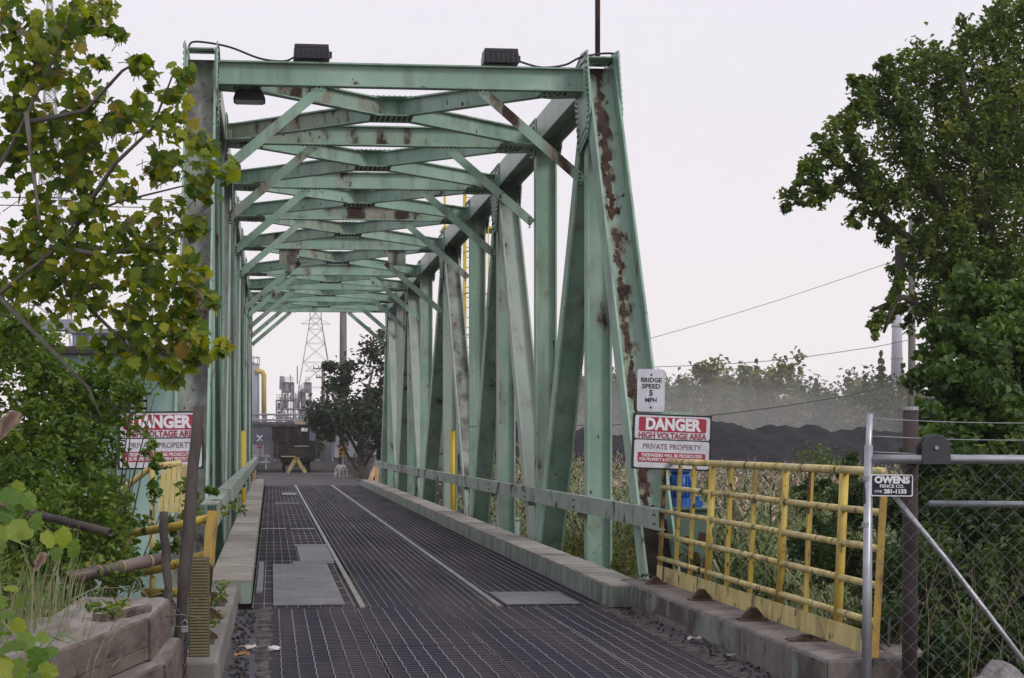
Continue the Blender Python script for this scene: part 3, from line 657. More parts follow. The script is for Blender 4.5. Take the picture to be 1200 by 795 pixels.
# woven wire: zig-zag strands
m = MB(); px = .0545; wz0, wz1 = .05, 1.60; x0 = 3.615
def GYx(x): return GY+.02-(x-3.6)*.2
nx = int((6.1-x0)/px)
for k in range(nx):
    pts = []
    n = int((wz1-wz0)/px)
    for j in range(n+1):
        x = x0+k*px+(px if (j+k) % 2 else 0); pts.append((x, GYx(x)+(.003 if j % 2 else -.003), wz0+j*px))
    m.tube(pts, .0021, 3, False)
o = m.obj('wire_mesh', M('mesh_wire', (.15, .155, .17), (.19, .19, .21), 5, rough=.55, metal=.5), g); o['kind'] = 'stuff'
for z, z2 in ((1.862, 1.845), (1.755, 1.742), (1.66, 1.648)):
    cable('barbed_wire', {1.862: 'topmost thin wire above the gate rail', 1.755: 'middle thin wire above the gate rail', 1.66: 'lowest thin wire just above the gate rail'}[z], [(3.59, GY, z), (4.4, GY-.1, z2-.012), (6.2, GY-.5, z2)], .0028, 'wire', 6, galv)
t = thing('gate_post', 'rusty brown steel pipe post carrying the gate roller', 'post', (3.93, 11.3, 0))
rp2 = M('brown_pipe', (.030, .021, .021), (.055, .038, .037), 2.5, rough=.85, bump=.15, bscale=30)
MB().tube([(3.955, 11.35, -.3), (3.965, 11.35, 1.915)], .048, 14).obj('pipe', rp2, t, True); MB().tube([(3.965, 11.35, 1.917), (3.965, 11.35, 1.94)], .05, 14).obj('cap', galv, t)
MB().tube([(3.958, 11.35, 1.44), (3.958, 11.35, 1.48)], .053, 14).obj('collar', rp2, t)
t = thing('gate_roller', 'dark grey round topped roller housing gripping the gate top rail', 'roller', (3.97, 10.93, 1.6))
hous = M('roller_housing', (.035, .036, .042), (.045, .046, .052), 6, rough=.5)
poly = [(3.865, 1.585), (4.04, 1.585), (4.04, 1.70)]+[(3.9525+.0875*math.cos(a_)*1.0, 1.68+.085*math.sin(a_)) for a_ in [math.pi*k/10 for k in range(1, 10)]]+[(3.865, 1.70)]
MB().prism(poly, 'y', 10.855, 10.875).obj('side_plate', hous, t, bevel=.004); MB().prism(poly, 'y', 10.96, 10.98).obj('side_plate', hous, t, bevel=.004)
MB().tube([(3.95, 10.876, 1.69), (3.95, 10.959, 1.69)], .06, 18).obj('wheel', dark_steel, t, True); MB().tube([(3.95, 10.845, 1.685), (3.95, 10.99, 1.685)], .012, 10).obj('axle', galv, t)
MB().box(3.90, 4.02, 10.982, 11.30, 1.60, 1.66).obj('mount_arm', hous, t)
t = thing('fence_company_sign', 'small navy fence company sign wired to the chain link gate', 'sign', (0, 0, 0))
MB().prism(rrect(-.126, .126, -.066, .066, .010), 'y', -.002, .002).obj('border', letter_w, t); MB().prism(rrect(-.119, .119, -.059, .059, .009), 'y', -.0035, -.0022).obj('board', navy_m, t)
text('OWENS', .056, letter_w, t, (0, -.0052, .031), .0032, .212); text('FENCE CO.', .027, letter_w, t, (0, -.0052, -.006), .0006, .145); text('281-1133', .034, letter_w, t, (.020, -.0052, -.037), .0018, .135); text('(734)', .020, letter_w, t, (-.082, -.0052, -.037), .0003, .045)
t.location = (3.712, GY-.04, 1.458); t.rotation_euler = (0, math.radians(.6), math.radians(-8))
for dx, dz in ((-.115, .055), (.115, .055), (-.115, -.055), (.115, -.055)): pass
# boulder and rubble beside the gate
def rock(name, label, c, r, m_, seed, cat='rock'):
    bm = bmesh.new(); bmesh.ops.create_icosphere(bm, subdivisions=3, radius=1)
    rg = random.Random(seed); ph = [rg.uniform(0, 6) for _ in range(6)]
    for v in bm.verts:
        p = v.co.normalized(); k = 1+.14*math.sin(3*p.x+ph[0])*math.sin(2.5*p.y+ph[1])+.08*math.sin(7*p.z+ph[2]+5*p.x)+.05*math.sin(13*p.y+ph[3])+rg.uniform(-.025, .025)
        v.co = Vector((p.x*r[0]*k, p.y*r[1]*k, p.z*r[2]*k))
    me = bpy.data.meshes.new(name); bm.to_mesh(me); bm.free(); me.materials.append(m_)
    o = place(me, name, None, c); tag(o, label, cat); return o
rock_m = M('rough_stone', (.20, .18, .185), (.30, .28, .285), 9, rough=.95, bump=1.0, bscale=35)
rock('boulder', 'rough grey boulder at the lower right corner behind the gate', (4.66, 11.6, .10), (.22, .2, .19), rock_m, 4)
t = thing('broken_slab', 'broken white edged concrete slab on the ground behind the gate post', 'slab', (3.95, 12.6, .2))
MB().add([(4.36, 12.9, .16), (4.62, 12.95, .18), (4.66, 13.4, .24), (4.40, 13.45, .22), (4.36, 12.9, .21), (4.62, 12.95, .23), (4.66, 13.4, .29), (4.40, 13.45, .27)], [(3, 2, 1, 0), (4, 5, 6, 7), (0, 1, 5, 4), (1, 2, 6, 5), (2, 3, 7, 6), (3, 0, 4, 7)]).obj('slab_body', concrete, t, bevel=.015)
MB().tube([(4.38, 13.0, .26), (4.42, 13.1, .44), (4.7, 13.2, .45)], .012, 6).obj('bent_bar', dark_steel, t)
# ------------------------------------------------------------------ left approach: timbers, posts, pipes, railing wreck
wood = M('weathered_timber_top', (.15, .13, .115), (.27, .24, .22), 5, rough=.95, bump=.4, bscale=60, stretch=(1, .18, 1), stain=((.055, .042, .036), 9, .55), streak=(1, .12, 1))
wood_red = M('timber_red_face', (.075, .052, .043), (.165, .138, .12), 5, lo=.3, hi=.72, rough=.95, bump=.3, bscale=60, stretch=(1, .35, 1), stain=((.030, .019, .016), 14, .53), streak=(1, .10, 1))
def timber(label, a_, b_, c_, d_, z0, z1, lab=True, grp='weathered beams stacked on the left'):
    """a_: right near, b_: right far, c_: left far, d_: left near (x,y)"""
    N = 26; m = MB(); rg = random.Random(sum(map(ord, label)))
    A, B, Cc, D = map(Vector, ((*a_, 0), (*b_, 0), (*c_, 0), (*d_, 0)))
    rows = []
    for k in range(N+1):
        t_ = k/N; R = A.lerp(B, t_); Lf = D.lerp(Cc, t_); j = lambda s=.008: rg.uniform(-s, s)*.25
        h_ = z1-z0; rows.append([(R.x+j(), R.y, z0), (R.x+j(.014), R.y, z0+h_*.28), (R.x-.006+j(.006), R.y, z0+h_*.31), (R.x+j(.012), R.y, z0+h_*.34), (R.x+j(.012), R.y, z0+h_*.72), (R.x-.004+j(.012), R.y, z1-.012+j(.008)), (R.x-.02+j(.008), R.y, z1+j(.006)), (R.x*.7+Lf.x*.3, R.y*.7+Lf.y*.3, z1+j(.008)), (R.x*.4+Lf.x*.6, R.y*.4+Lf.y*.6, z1+j(.008)), (Lf.x, Lf.y, z1+j(.006)), (Lf.x, Lf.y, z0)])
    n = 11; v = [p for r in rows for p in r]
    f = [(k*n+i, k*n+(i+1) % n, (k+1)*n+(i+1) % n, (k+1)*n+i) for k in range(N) for i in range(n)]+[tuple(range(n)), tuple(N*n+i for i in range(n))[::-1]]
    m.add(v, f); m.mi = [0]*len(m.f)
    for q, ff in enumerate(m.f[:-2]): m.mi[q] = 0 if q % n in (6, 7, 8) else 1
    m.mi[-1] = m.mi[-2] = 1
    o = m.obj('timber_beam', [wood, wood_red]); tag(o, label, 'beam', grp); return o
timber('big weathered beam with a red brown face running to the leaning black post', (-.70, 11.15), (-.66, 12.55), (-1.25, 12.75), (-1.3, 11.25), .44, .685)
timber('nearest weathered beam end at the lower left corner under the vine leaves', (-1.12, 9.0), (-.715, 11.1), (-1.35, 11.25), (-1.8, 9.2), .45, .69)
timber('lower dark beam below the big weathered beam beside the chain', (-.60, 11.0), (-.585, 12.5), (-1.2, 12.6), (-1.2, 11.1), .17, .43)
timber('lowest beam under the nearest beam end by the bottom edge', (-1.0, 8.9), (-.62, 10.95), (-1.2, 11.05), (-1.7, 9.1), .18, .44)
timber('short split plank lying across the joint of the two upper beams', (-.94, 10.9), (-.72, 11.6), (-.80, 11.65), (-1.02, 10.95), .69, .735)
charred = M('charred_post', (.045, .037, .034), (.095, .08, .072), 6, rough=.9, bump=.5, bscale=30, stretch=(1, 1, .3))
def rough_post(label, p, q, r, cat='post'):
    m = MB(); P, Q = Vector(p), Vector(q); N = 9
    m.tube([P.lerp(Q, k/N)+Vector((random.uniform(-.006, .006), 0, 0)) for k in range(N+1)], [r*random.uniform(.9, 1.08) for _ in range(N+1)], 10)
    o = m.obj('leaning_post', charred, None, True); tag(o, label, cat); return o
rough_post('tall dark leaning timber post in front of the left danger sign', (-.635, 12.7, .10), (-.492, 12.9, 1.96), .043)
rough_post('shorter dark leaning post just left of the tall leaning post', (-.665, 12.62, .5), (-.73, 12.9, 1.24), .030)
t = thing('perforated_post', 'upright pale perforated steel channel standing on the left kerb end', 'post', (-.5, 13.1, .235))
pm = M('perforated_metal', (.13, .11, .06), (.18, .155, .09), 3, rough=.7, metal=.2, rust=(4, .66))
m = MB(); m.box(-.567, -.427, 13.10, 13.108, .236, .925); m.box(-.567, -.559, 13.109, 13.19, .236, .92); m.box(-.435, -.427, 13.109, 13.19, .236, .92); m.obj('channel', pm, t)
m = MB()
for k in range(33): m.bar((-.56, 13.094, .25+k*.0205), (-.434, 13.094, .25+k*.0205), .01, .011)
o = m.obj('rib', M('perforated_rib', (.19, .165, .085), (.14, .12, .07), 6, rough=.75), t); o['kind'] = 'stuff'
# chain and padlock
t = thing('chain', 'rusty steel chain hanging from the leaning post to the padlock', 'chain', (-.62, 12.6, .4))
cpts = [Vector(p) for p in ((-.70, 12.52, .80), (-.66, 12.5, .70), (-.62, 12.5, .62), (-.575, 12.52, .56), (-.56, 12.55, .45), (-.565, 12.55, .30), (-.57, 12.55, .15), (-.57, 12.55, .02))]
me = None
for i in range(len(cpts)-1):
    d = cpts[i+1]-cpts[i]; n = max(1, round(d.length/.034))
    for k in range(n):
        c = cpts[i]+d*((k+.5)/n)
        if me is None:
            mm = MB(); ring = [(.010*math.cos(a_), 0, .022*math.sin(a_)) for a_ in [2*math.pi*j/10 for j in range(11)]]; mm.tube(ring, .004, 5, False); me = mm.mesh('link', dark_steel, True)
        o = place(me, 'link', None, c); o.rotation_euler = (d.normalized().to_track_quat('Z', 'Y').to_matrix() @ Matrix.Rotation(math.pi/2*(k % 2)+.4, 3, 'Z')).to_euler(); attach(o, t)
t = thing('padlock', 'small grey padlock hanging on the chain by the perforated post', 'padlock', (-.565, 12.49, .5))
MB().box(-.59, -.545, 12.475, 12.495, .465, .51).obj('lock_body', M('padlock_steel', (.35, .35, .37), rough=.4, metal=.7), t, bevel=.004)
MB().tube([(-.583, 12.485, .508), (-.583, 12.485, .535), (-.5675, 12.485, .55), (-.552, 12.485, .535), (-.552, 12.485, .508)], .004, 6).obj('shackle', galv, t, True)
# pipes
pipe_m = M('brown_pipe_banded', (.085, .062, .055), (.16, .125, .11), 3, rough=.75, rust=(4, .62)); pipe_d = M('dark_pipe', (.04, .032, .032), (.07, .055, .05), 4, rough=.75)
def pipe(label, p, q, r, m_, bands=True):
    t = thing('steel_pipe', label, 'pipe', p); P, Q = Vector(p), Vector(q); d = (Q-P).normalized(); N = 18
    ref = d.orthogonal().normalized(); w_ = d.cross(ref); v = []
    for c, rr in ((P, r), (Q, r), (P, r*.84), (P+d*.35, r*.84)): v += [c+(ref*math.cos(2*math.pi*k/N)+w_*math.sin(2*math.pi*k/N))*rr for k in range(N)]
    f = []
    for k in range(N):
        k2 = (k+1) % N; f += [(k, k2, N+k2, N+k), (k, 2*N+k, 2*N+k2, k2), (2*N+k, 3*N+k, 3*N+k2, 2*N+k2)]
    f += [tuple(N+k for k in range(N)), tuple(3*N+k for k in range(N))]
    MB().add(v, f).obj('pipe_wall', m_, t, True)
    if bands:
        for s_ in (.30, .52, .8):
            c = P.lerp(Q, s_); MB().tube([c-d*.012, c+d*.012], r*1.1, 16).obj('band', M('pipe_band', (.24, .19, .12), rough=.8), t)
    return t
pipe('thick brown banded steel pipe lying open end towards the reeds', (-1.42, 13.2, .775), (-.78, 14.3, .85), .045, pipe_m)
pipe('thin dark pipe lying level in the bushes above the thick pipe', (-1.03, 12.3, 1.135), (-1.75, 13.0, 1.27), .026, pipe_d, False)
# yellow railing remains on the left
rw = thing('yellow_railing', 'bent yellow tube railing sinking into the bushes on the left', 'railing', (-.7, 14.5, .3))
MB().tube([(-.46, 14.6, 1.135), (-.75, 14.8, 1.06), (-1.1, 15.2, .99), (-1.55, 15.8, .95)], .034, 10).obj('rail', yellow, rw, True)
MB().tube([(-.50, 14.6, .85), (-.85, 14.9, .73), (-1.3, 15.4, .62)], .036, 10).obj('rail', yellow, rw, True)
MB().tube([(-.55, 14.6, .56), (-1.0, 15, .53)], .036, 10).obj('rail', yellow, rw, True)
MB().tube([(-1.12, 15.2, .98), (-1.2, 15.25, .80), (-1.32, 15.3, .72)], .03, 8).obj('rail', yellow, rw, True)
m = MB(); m.bar((-.512, 14.45, .45), (-.445, 14.55, 1.19), .085, .012, (0, 1, 0)); m.bar((-.475, 14.47, .45), (-.405, 14.57, 1.19), .010, .06, (0, 1, 0)); m.obj('end_post', yellow_rusty, rw)
bp = thing('barricade_panel', 'small yellow ribbed barricade panel below the left danger sign', 'panel', (-.85, 16.9, 1.2))
for k in range(6):
    m = MB(); x = -.985+k*.047; m.bar((x, 16.9, 1.10-k*.004), (x+.035, 16.93, 1.47+k*.012), .041, .022, (0, 1, 0)); m.obj('slat', yellow_pale, bp)
for z in (1.18, 1.40): MB().bar((-1.0, 16.945, z), (-.70, 16.96, z+.03), .012, .04).obj('cross_rail', yellow_pale, bp)
sb = thing('yellow_stair_rail', 'sloping flaky yellow rail running up to the ribbed barricade panel', 'railing', (-1.3, 17.2, 1))
MB().tube([(-1.80, 17.3, .88), (-1.45, 17.2, 1.20), (-1.06, 17.0, 1.50), (-.80, 16.95, 1.53)], .028, 8).obj('rail', yellow_pale, sb, True); MB().tube([(-1.45, 17.2, 1.18), (-1.45, 17.2, .2)], .026, 8).obj('post', yellow_pale, sb, True)
MB().tube([(-1.06, 17.0, 1.48), (-1.06, 17.0, .2)], .026, 8).obj('post', yellow_pale, sb, True)
# operator cabin
cw = M('cabin_green', (.27, .42, .37), (.33, .47, .42), 1.0, rough=.6, stain=((.20, .23, .2), 3, .6)); glass = M('dark_glass', (.015, .018, .022), rough=.12)
cb = thing('operator_cabin', 'pale green operator cabin with a dark window behind the left bushes', 'cabin', (-2.0, 24.5, 0))
MB().box(-2.55, -1.30, 22.5, 22.56, -.6, 1.92).obj('front_wall', cw, cb); MB().box(-2.55, -1.30, 22.5, 22.56, 2.32, 2.75).obj('front_wall', cw, cb)
MB().box(-1.46, -1.30, 22.5, 22.56, 1.922, 2.318).obj('corner_post', cw, cb); MB().box(-2.55, -2.2, 22.5, 22.56, 1.922, 2.318).obj('corner_post', cw, cb)
MB().box(-1.30, -1.24, 22.5, 25.5, -.6, 2.75).obj('side_wall', cw, cb); MB().box(-2.61, -2.552, 22.5, 25.5, -.6, 2.75).obj('side_wall', cw, cb)
MB().box(-2.7, -1.15, 22.35, 25.6, 2.755, 2.84).obj('roof', dark_steel, cb)
wf = MB().box(-2.2, -1.46, 22.52, 22.54, 1.925, 2.315).obj('window', glass, cb)
for k in range(4): MB().box(-1.66, -1.47, 22.49, 22.498, 1.95+k*.09, 2.01+k*.09).obj('blind_slat', M('blind', (.5, .5, .5), rough=.6), wf)
MB().box(-2.2, -1.46, 22.46, 22.5, 1.885, 1.92).obj('window_sill', cw, cb); MB().box(-1.69, -1.67, 22.485, 22.515, 1.925, 2.315).obj('mullion', frame_m, wf)
# yellow caged ladder behind the right truss
cl = thing('caged_ladder', 'tall yellow caged ladder tower behind the right truss', 'ladder', (5.6, 52, 0))
ym = M('ladder_yellow', (.62, .46, .05), (.66, .52, .12), 3, rough=.5)
lx, ly = 5.86, 54.2
for dx in (-.27, .27): MB().box(lx+dx-.035, lx+dx+.035, ly-.03, ly+.03, -1, 9.2).obj('stringer', ym, cl)
m = MB()
for k in range(30): m.tube([(lx-.25, ly, .4+k*.29), (lx+.25, ly, .4+k*.29)], .016, 5)
o = m.obj('rung', ym, cl); o['kind'] = 'stuff'
for k in range(6):
    z = 2.4+k*1.2; MB().tube([(lx-.3, ly, z), (lx-.36, ly-.4, z), (lx, ly-.72, z), (lx+.36, ly-.4, z), (lx+.3, ly, z)], .024, 5).obj('cage_hoop', ym, cl)
for dx, dy in ((-.36, -.4), (0, -.72), (.36, -.4)): MB().tube([(lx+dx, ly+dy, 2.4), (lx+dx, ly+dy, 9.2)], .018, 5).obj('cage_bar', ym, cl)
MB().box(lx-.9, lx+.9, ly-.2, ly+1.2, 7.9, 7.97).obj('landing', ym, cl)
for dx in (-.88, .88): MB().box(lx+dx-.03, lx+dx+.03, ly-.18, ly-.12, 7.98, 9.1).obj('landing_post', ym, cl)
MB().box(lx-.88, lx+.88, ly-.17, ly-.13, 8.98, 9.05).obj('landing_rail', ym, cl); MB().tube([(lx+.1, ly+.6, -1), (lx+.1, ly+.6, 7.9)], .09, 8).obj('tower_leg', galv, cl)
# litter on the deck
rock('pale_stone', 'small pale flat stone lying on the grating near the left edge', (.02, 15.6, .014), (.055, .09, .02), M('pale_stone_face', (.5, .5, .5), (.6, .6, .58), 8, rough=.9), 9, 'stone')
crum = M('crumpled_paper', (.42, .38, .34), (.52, .47, .42), 12, rough=.9); leafb = M('dead_leaf', (.30, .16, .07), (.22, .10, .05), 9, rough=.9)
def litter(name, label, c, r, m_, seed, cat):
    rg = random.Random(seed); m = MB(); n = 5; v = []
    for i in range(n):
        for j in range(n): v.append((c[0]+(i/(n-1)-.5)*r*2+rg.uniform(-.2, .2)*r, c[1]+(j/(n-1)-.5)*r*2.2+rg.uniform(-.2, .2)*r, c[2]+rg.uniform(0, .5)*r))
    f = [(i*n+j, (i+1)*n+j, (i+1)*n+j+1, i*n+j+1) for i in range(n-1) for j in range(n-1)]
    m.add(v, f); o = m.obj(name, m_); s_ = o.modifiers.new('thick', 'SOLIDIFY'); s_.thickness = .002; tag(o, label, cat); return o
litter('paper_scrap', 'crumpled pale paper scrap by the left edge of the deck', (-.19, 15.6, .012), .07, crum, 1, 'litter')
litter('dead_leaf', 'curled brown dead leaf by the left deck edge', (-.235, 15.1, .012), .06, leafb, 2, 'litter')
litter('paper_scrap', 'torn pale scrap lying against the right kerb', (3.64, 15.9, .012), .06, crum, 3, 'litter')
litter('paper_scrap', 'small green grey scrap standing at the foot of the right kerb', (3.62, 14.6, .02), .05, side_paint, 5, 'litter')
m = MB(); rg = random.Random(3)
for k in range(150):
    y = rg.uniform(12.8, 19.3); m.dome((rg.uniform(-.335, -.16), y, -.008), rg.uniform(.006, .026), (rg.uniform(-.5, .5), rg.uniform(-.5, .5), 1), 5, 1.0)
for k in range(160): m.dome((rg.uniform(3.46, 3.70), rg.uniform(12.8, 19.3), -.008), rg.uniform(.005, .02), (rg.uniform(-.5, .5), rg.uniform(-.5, .5), 1), 5, 1.0)
o = m.obj('rubble', M('edge_rubble', (.022, .020, .021), (.075, .066, .06), 30, rough=.95)); o['kind'] = 'stuff'
# crowns: (x, y, z, rx, ry, rz, weight) in metres
PLANE_TREE = [(-1.32, 10, 3.94, 0.18, 0.24, 0.18, 0.64), (-1.16, 10.5, 4.01, 0.19, 0.25, 0.19, 0.64), (-0.91, 9.8, 3.92, 0.16, 0.2, 0.16, 0.49), (-0.78, 9.6, 3.8, 0.05, 0.07, 0.05, 0.12), (-0.85, 9.6, 3.64, 0.04, 0.06, 0.04, 0.12), (-1.3, 10.2, 3.67, 0.21, 0.27, 0.21, 0.81), (-1.0, 9.9, 3.52, 0.14, 0.19, 0.14, 0.41), (-1.25, 10.9, 3.95, 0.17, 0.23, 0.17, 0.49), (-0.65, 9.5, 3.61, 0.06, 0.08, 0.06, 0.2), (-0.62, 9.6, 3.54, 0.07, 0.09, 0.07, 0.12), (-0.43, 9.4, 3.55, 0.06, 0.07, 0.06, 0.16), (-0.5, 9.5, 3.46, 0.08, 0.1, 0.08, 0.13), (-0.73, 9.8, 3.42, 0.13, 0.17, 0.13, 0.36), (-0.53, 9.6, 3.31, 0.14, 0.18, 0.14, 0.41), (-0.89, 10.1, 3.38, 0.16, 0.21, 0.16, 0.49), (-1.22, 10.3, 3.41, 0.23, 0.3, 0.23, 1.0), (-0.37, 9.4, 3.17, 0.12, 0.16, 0.12, 0.31), (-0.24, 9.3, 3.05, 0.08, 0.11, 0.08, 0.16), (-0.35, 9.4, 2.98, 0.1, 0.13, 0.1, 0.23), (-0.56, 9.8, 3.12, 0.12, 0.16, 0.12, 0.35), (-1.03, 10.2, 3.17, 0.21, 0.27, 0.21, 0.81), (-1.37, 10.4, 3.24, 0.13, 0.17, 0.13, 0.3), (-1.31, 10.3, 2.83, 0.21, 0.27, 0.21, 0.81), (-0.92, 9.9, 2.95, 0.13, 0.16, 0.13, 0.31), (-0.73, 9.7, 2.99, 0.07, 0.09, 0.07, 0.12), (-1.07, 10.1, 2.75, 0.23, 0.3, 0.23, 1.0), (-0.76, 9.8, 2.72, 0.19, 0.24, 0.19, 0.71), (-0.53, 9.6, 2.75, 0.15, 0.2, 0.15, 0.49), (-0.39, 9.4, 2.79, 0.09, 0.11, 0.09, 0.16), (-0.39, 9.4, 2.6, 0.12, 0.16, 0.12, 0.31), (-0.59, 9.6, 2.53, 0.17, 0.23, 0.17, 0.64), (-0.93, 10, 2.49, 0.17, 0.22, 0.17, 0.58), (-1.21, 10.2, 2.55, 0.19, 0.24, 0.19, 0.4), (-1.4, 10.6, 2.61, 0.14, 0.19, 0.14, 0.36), (-0.37, 9.4, 2.43, 0.09, 0.12, 0.09, 0.19), (-0.28, 9.3, 2.44, 0.05, 0.07, 0.05, 0.12), (-0.51, 9.6, 2.31, 0.15, 0.2, 0.15, 0.49), (-0.73, 9.8, 2.3, 0.16, 0.21, 0.16, 0.52), (-0.41, 9.4, 2.18, 0.1, 0.13, 0.1, 0.23), (-0.24, 9.2, 2.17, 0.05, 0.07, 0.05, 0.12), (-0.62, 9.7, 2.15, 0.13, 0.17, 0.13, 0.36), (-0.85, 9.9, 2.2, 0.09, 0.12, 0.09, 0.16), (-0.33, 9.3, 2.23, 0.07, 0.09, 0.07, 0.12), (-0.48, 9.5, 2.05, 0.06, 0.08, 0.06, 0.15), (-1.81, 10.6, 3.73, 0.29, 0.38, 0.29, 1.44), (-1.81, 10.6, 3.07, 0.29, 0.38, 0.29, 1.44), (-1.8, 10.8, 2.57, 0.25, 0.32, 0.25, 1.0), (-2.26, 11, 3.46, 0.35, 0.46, 0.35, 1.96)]
LEFT_BUSH = [(-2.04, 15, 2.31, 0.41, 0.49, 0.41, 1.44), (-1.78, 15, 2.34, 0.27, 0.33, 0.27, 0.64), (-1.64, 15.5, 2.19, 0.34, 0.41, 0.34, 0.92), (-1.3, 15.5, 2.16, 0.28, 0.34, 0.28, 0.64), (-1.12, 15, 2.18, 0.16, 0.2, 0.16, 0.2), (-1.85, 14, 2.52, 0.25, 0.31, 0.25, 0.5), (-1.72, 15, 1.84, 0.41, 0.49, 0.41, 1.44), (-1.47, 15.5, 1.81, 0.31, 0.37, 0.31, 0.77), (-1.91, 14.5, 1.58, 0.36, 0.43, 0.36, 1.21), (-1.58, 15, 1.44, 0.38, 0.45, 0.38, 1.21), (-1.4, 15.5, 1.39, 0.25, 0.3, 0.25, 0.52), (-0.95, 16, 1.38, 0.16, 0.19, 0.16, 0.14), (-1.21, 16.2, 1.09, 0.21, 0.25, 0.21, 0.35), (-1.43, 14.8, 1.11, 0.34, 0.4, 0.34, 1.0), (-1.75, 14.2, 1.2, 0.39, 0.46, 0.39, 1.44), (-0.74, 16, 1.2, 0.15, 0.17, 0.15, 0.15), (-0.83, 16.4, 0.93, 0.13, 0.16, 0.13, 0.12), (-1.28, 16.2, 0.83, 0.19, 0.23, 0.19, 0.25), (-0.65, 17.5, 1.27, 0.11, 0.13, 0.11, 0.12), (-1.62, 14.2, 0.88, 0.32, 0.39, 0.32, 1.0), (-1.3, 14.8, 0.81, 0.3, 0.36, 0.3, 0.81), (-1.85, 13.8, 0.85, 0.25, 0.3, 0.25, 0.64), (-0.95, 16.6, 0.7, 0.14, 0.16, 0.14, 0.12), (-1.12, 17.5, 1.63, 0.1, 0.11, 0.1, 0.12), (-1.03, 18, 1.54, 0.07, 0.08, 0.07, 0.12), (-1.63, 12.8, 0.57, 0.29, 0.35, 0.29, 0.6), (-1.38, 13.6, 0.68, 0.28, 0.33, 0.28, 0.5)]
RIGHT_TREE = [(6.92, 24, 5.08, 0.26, 0.39, 0.26, 0.2), (6.75, 24, 4.83, 0.15, 0.23, 0.15, 0.12), (7.18, 24.2, 5.48, 0.29, 0.43, 0.29, 0.27), (7.53, 24.3, 5.78, 0.33, 0.5, 0.33, 0.36), (7.76, 24.5, 5.36, 0.33, 0.5, 0.33, 0.36), (7.38, 24.2, 5.03, 0.24, 0.36, 0.24, 0.2), (7.92, 24.6, 6.3, 0.29, 0.44, 0.29, 0.3), (7.79, 24.4, 6.55, 0.11, 0.17, 0.11, 0.12), (8.18, 24.4, 6.84, 0.13, 0.2, 0.13, 0.12), (8.34, 24.8, 6.52, 0.38, 0.57, 0.38, 0.46), (8.65, 25, 6.03, 0.52, 0.78, 0.52, 0.85), (9.08, 25.2, 6.73, 0.48, 0.72, 0.48, 0.71), (9.53, 25.4, 7.19, 0.42, 0.62, 0.42, 0.52), (9.13, 25, 5.57, 0.48, 0.72, 0.48, 0.71), (8.46, 24.8, 5.24, 0.41, 0.61, 0.41, 0.52), (8.03, 24.6, 4.92, 0.25, 0.37, 0.25, 0.22), (7.73, 24.4, 4.61, 0.1, 0.15, 0.1, 0.12), (8.4, 24.8, 4.54, 0.23, 0.34, 0.23, 0.22), (8.61, 24.9, 4.03, 0.27, 0.41, 0.27, 0.2), (9.45, 25.2, 4.01, 0.5, 0.76, 0.5, 0.77), (9.07, 25, 4.63, 0.39, 0.58, 0.39, 0.46), (8.4, 24.8, 3.5, 0.23, 0.34, 0.23, 0.2), (8.15, 24.6, 3.25, 0.18, 0.27, 0.18, 0.14), (8.77, 25, 3.52, 0.23, 0.34, 0.23, 0.14), (9.81, 25.5, 6.26, 0.7, 1.04, 0.7, 1.44), (10.56, 25.8, 6.93, 0.65, 0.97, 0.65, 1.21), (10.1, 25.6, 7.49, 0.35, 0.52, 0.35, 0.3), (10.56, 25.8, 7.85, 0.38, 0.56, 0.38, 0.5), (11.85, 27, 7.58, 0.98, 1.47, 0.98, 2.56), (9.73, 25.3, 5.15, 0.63, 0.95, 0.63, 1.21), (10.68, 25.8, 5.59, 0.7, 1.06, 0.7, 1.44), (12.11, 27, 6.05, 1.1, 1.66, 1.1, 3.24), (9.29, 25.1, 4.41, 0.52, 0.79, 0.52, 0.85), (10.14, 25.4, 4.33, 0.63, 0.95, 0.63, 1.21), (11.49, 26.5, 4.45, 0.84, 1.26, 0.84, 1.96), (9.13, 25, 3.58, 0.39, 0.58, 0.39, 0.4), (9.82, 25.2, 3.42, 0.48, 0.72, 0.48, 0.6), (10.54, 25.6, 3.33, 0.64, 0.96, 0.64, 1.21)]
VINE_WALL = [(5.88, 16, 2.31, 0.26, 0.34, 0.26, 0.52), (5.99, 16.4, 2.63, 0.19, 0.25, 0.19, 0.27), (6.71, 17, 2.83, 0.31, 0.4, 0.31, 0.64), (6.39, 16.4, 2.48, 0.27, 0.35, 0.27, 0.52), (6.92, 16.8, 2.5, 0.34, 0.45, 0.34, 0.81), (5.55, 15.4, 1.92, 0.18, 0.24, 0.18, 0.27), (6.16, 16, 2.01, 0.35, 0.45, 0.35, 0.92), (6.75, 16.5, 1.94, 0.36, 0.47, 0.36, 0.92), (5.3, 15, 1.64, 0.15, 0.2, 0.15, 0.25), (5.81, 15.5, 1.56, 0.31, 0.4, 0.31, 0.77), (6.47, 16, 1.48, 0.36, 0.47, 0.36, 1.0), (7.37, 17, 2.03, 0.54, 0.7, 0.54, 1.96), (7.55, 17.4, 2.69, 0.47, 0.62, 0.47, 1.44), (6.5, 17, 3.06, 0.23, 0.3, 0.23, 0.35), (6.91, 17.2, 3.12, 0.27, 0.35, 0.27, 0.4), (6.14, 16.6, 2.68, 0.2, 0.26, 0.2, 0.3), (7.12, 16.6, 1.39, 0.45, 0.59, 0.45, 1.44)]
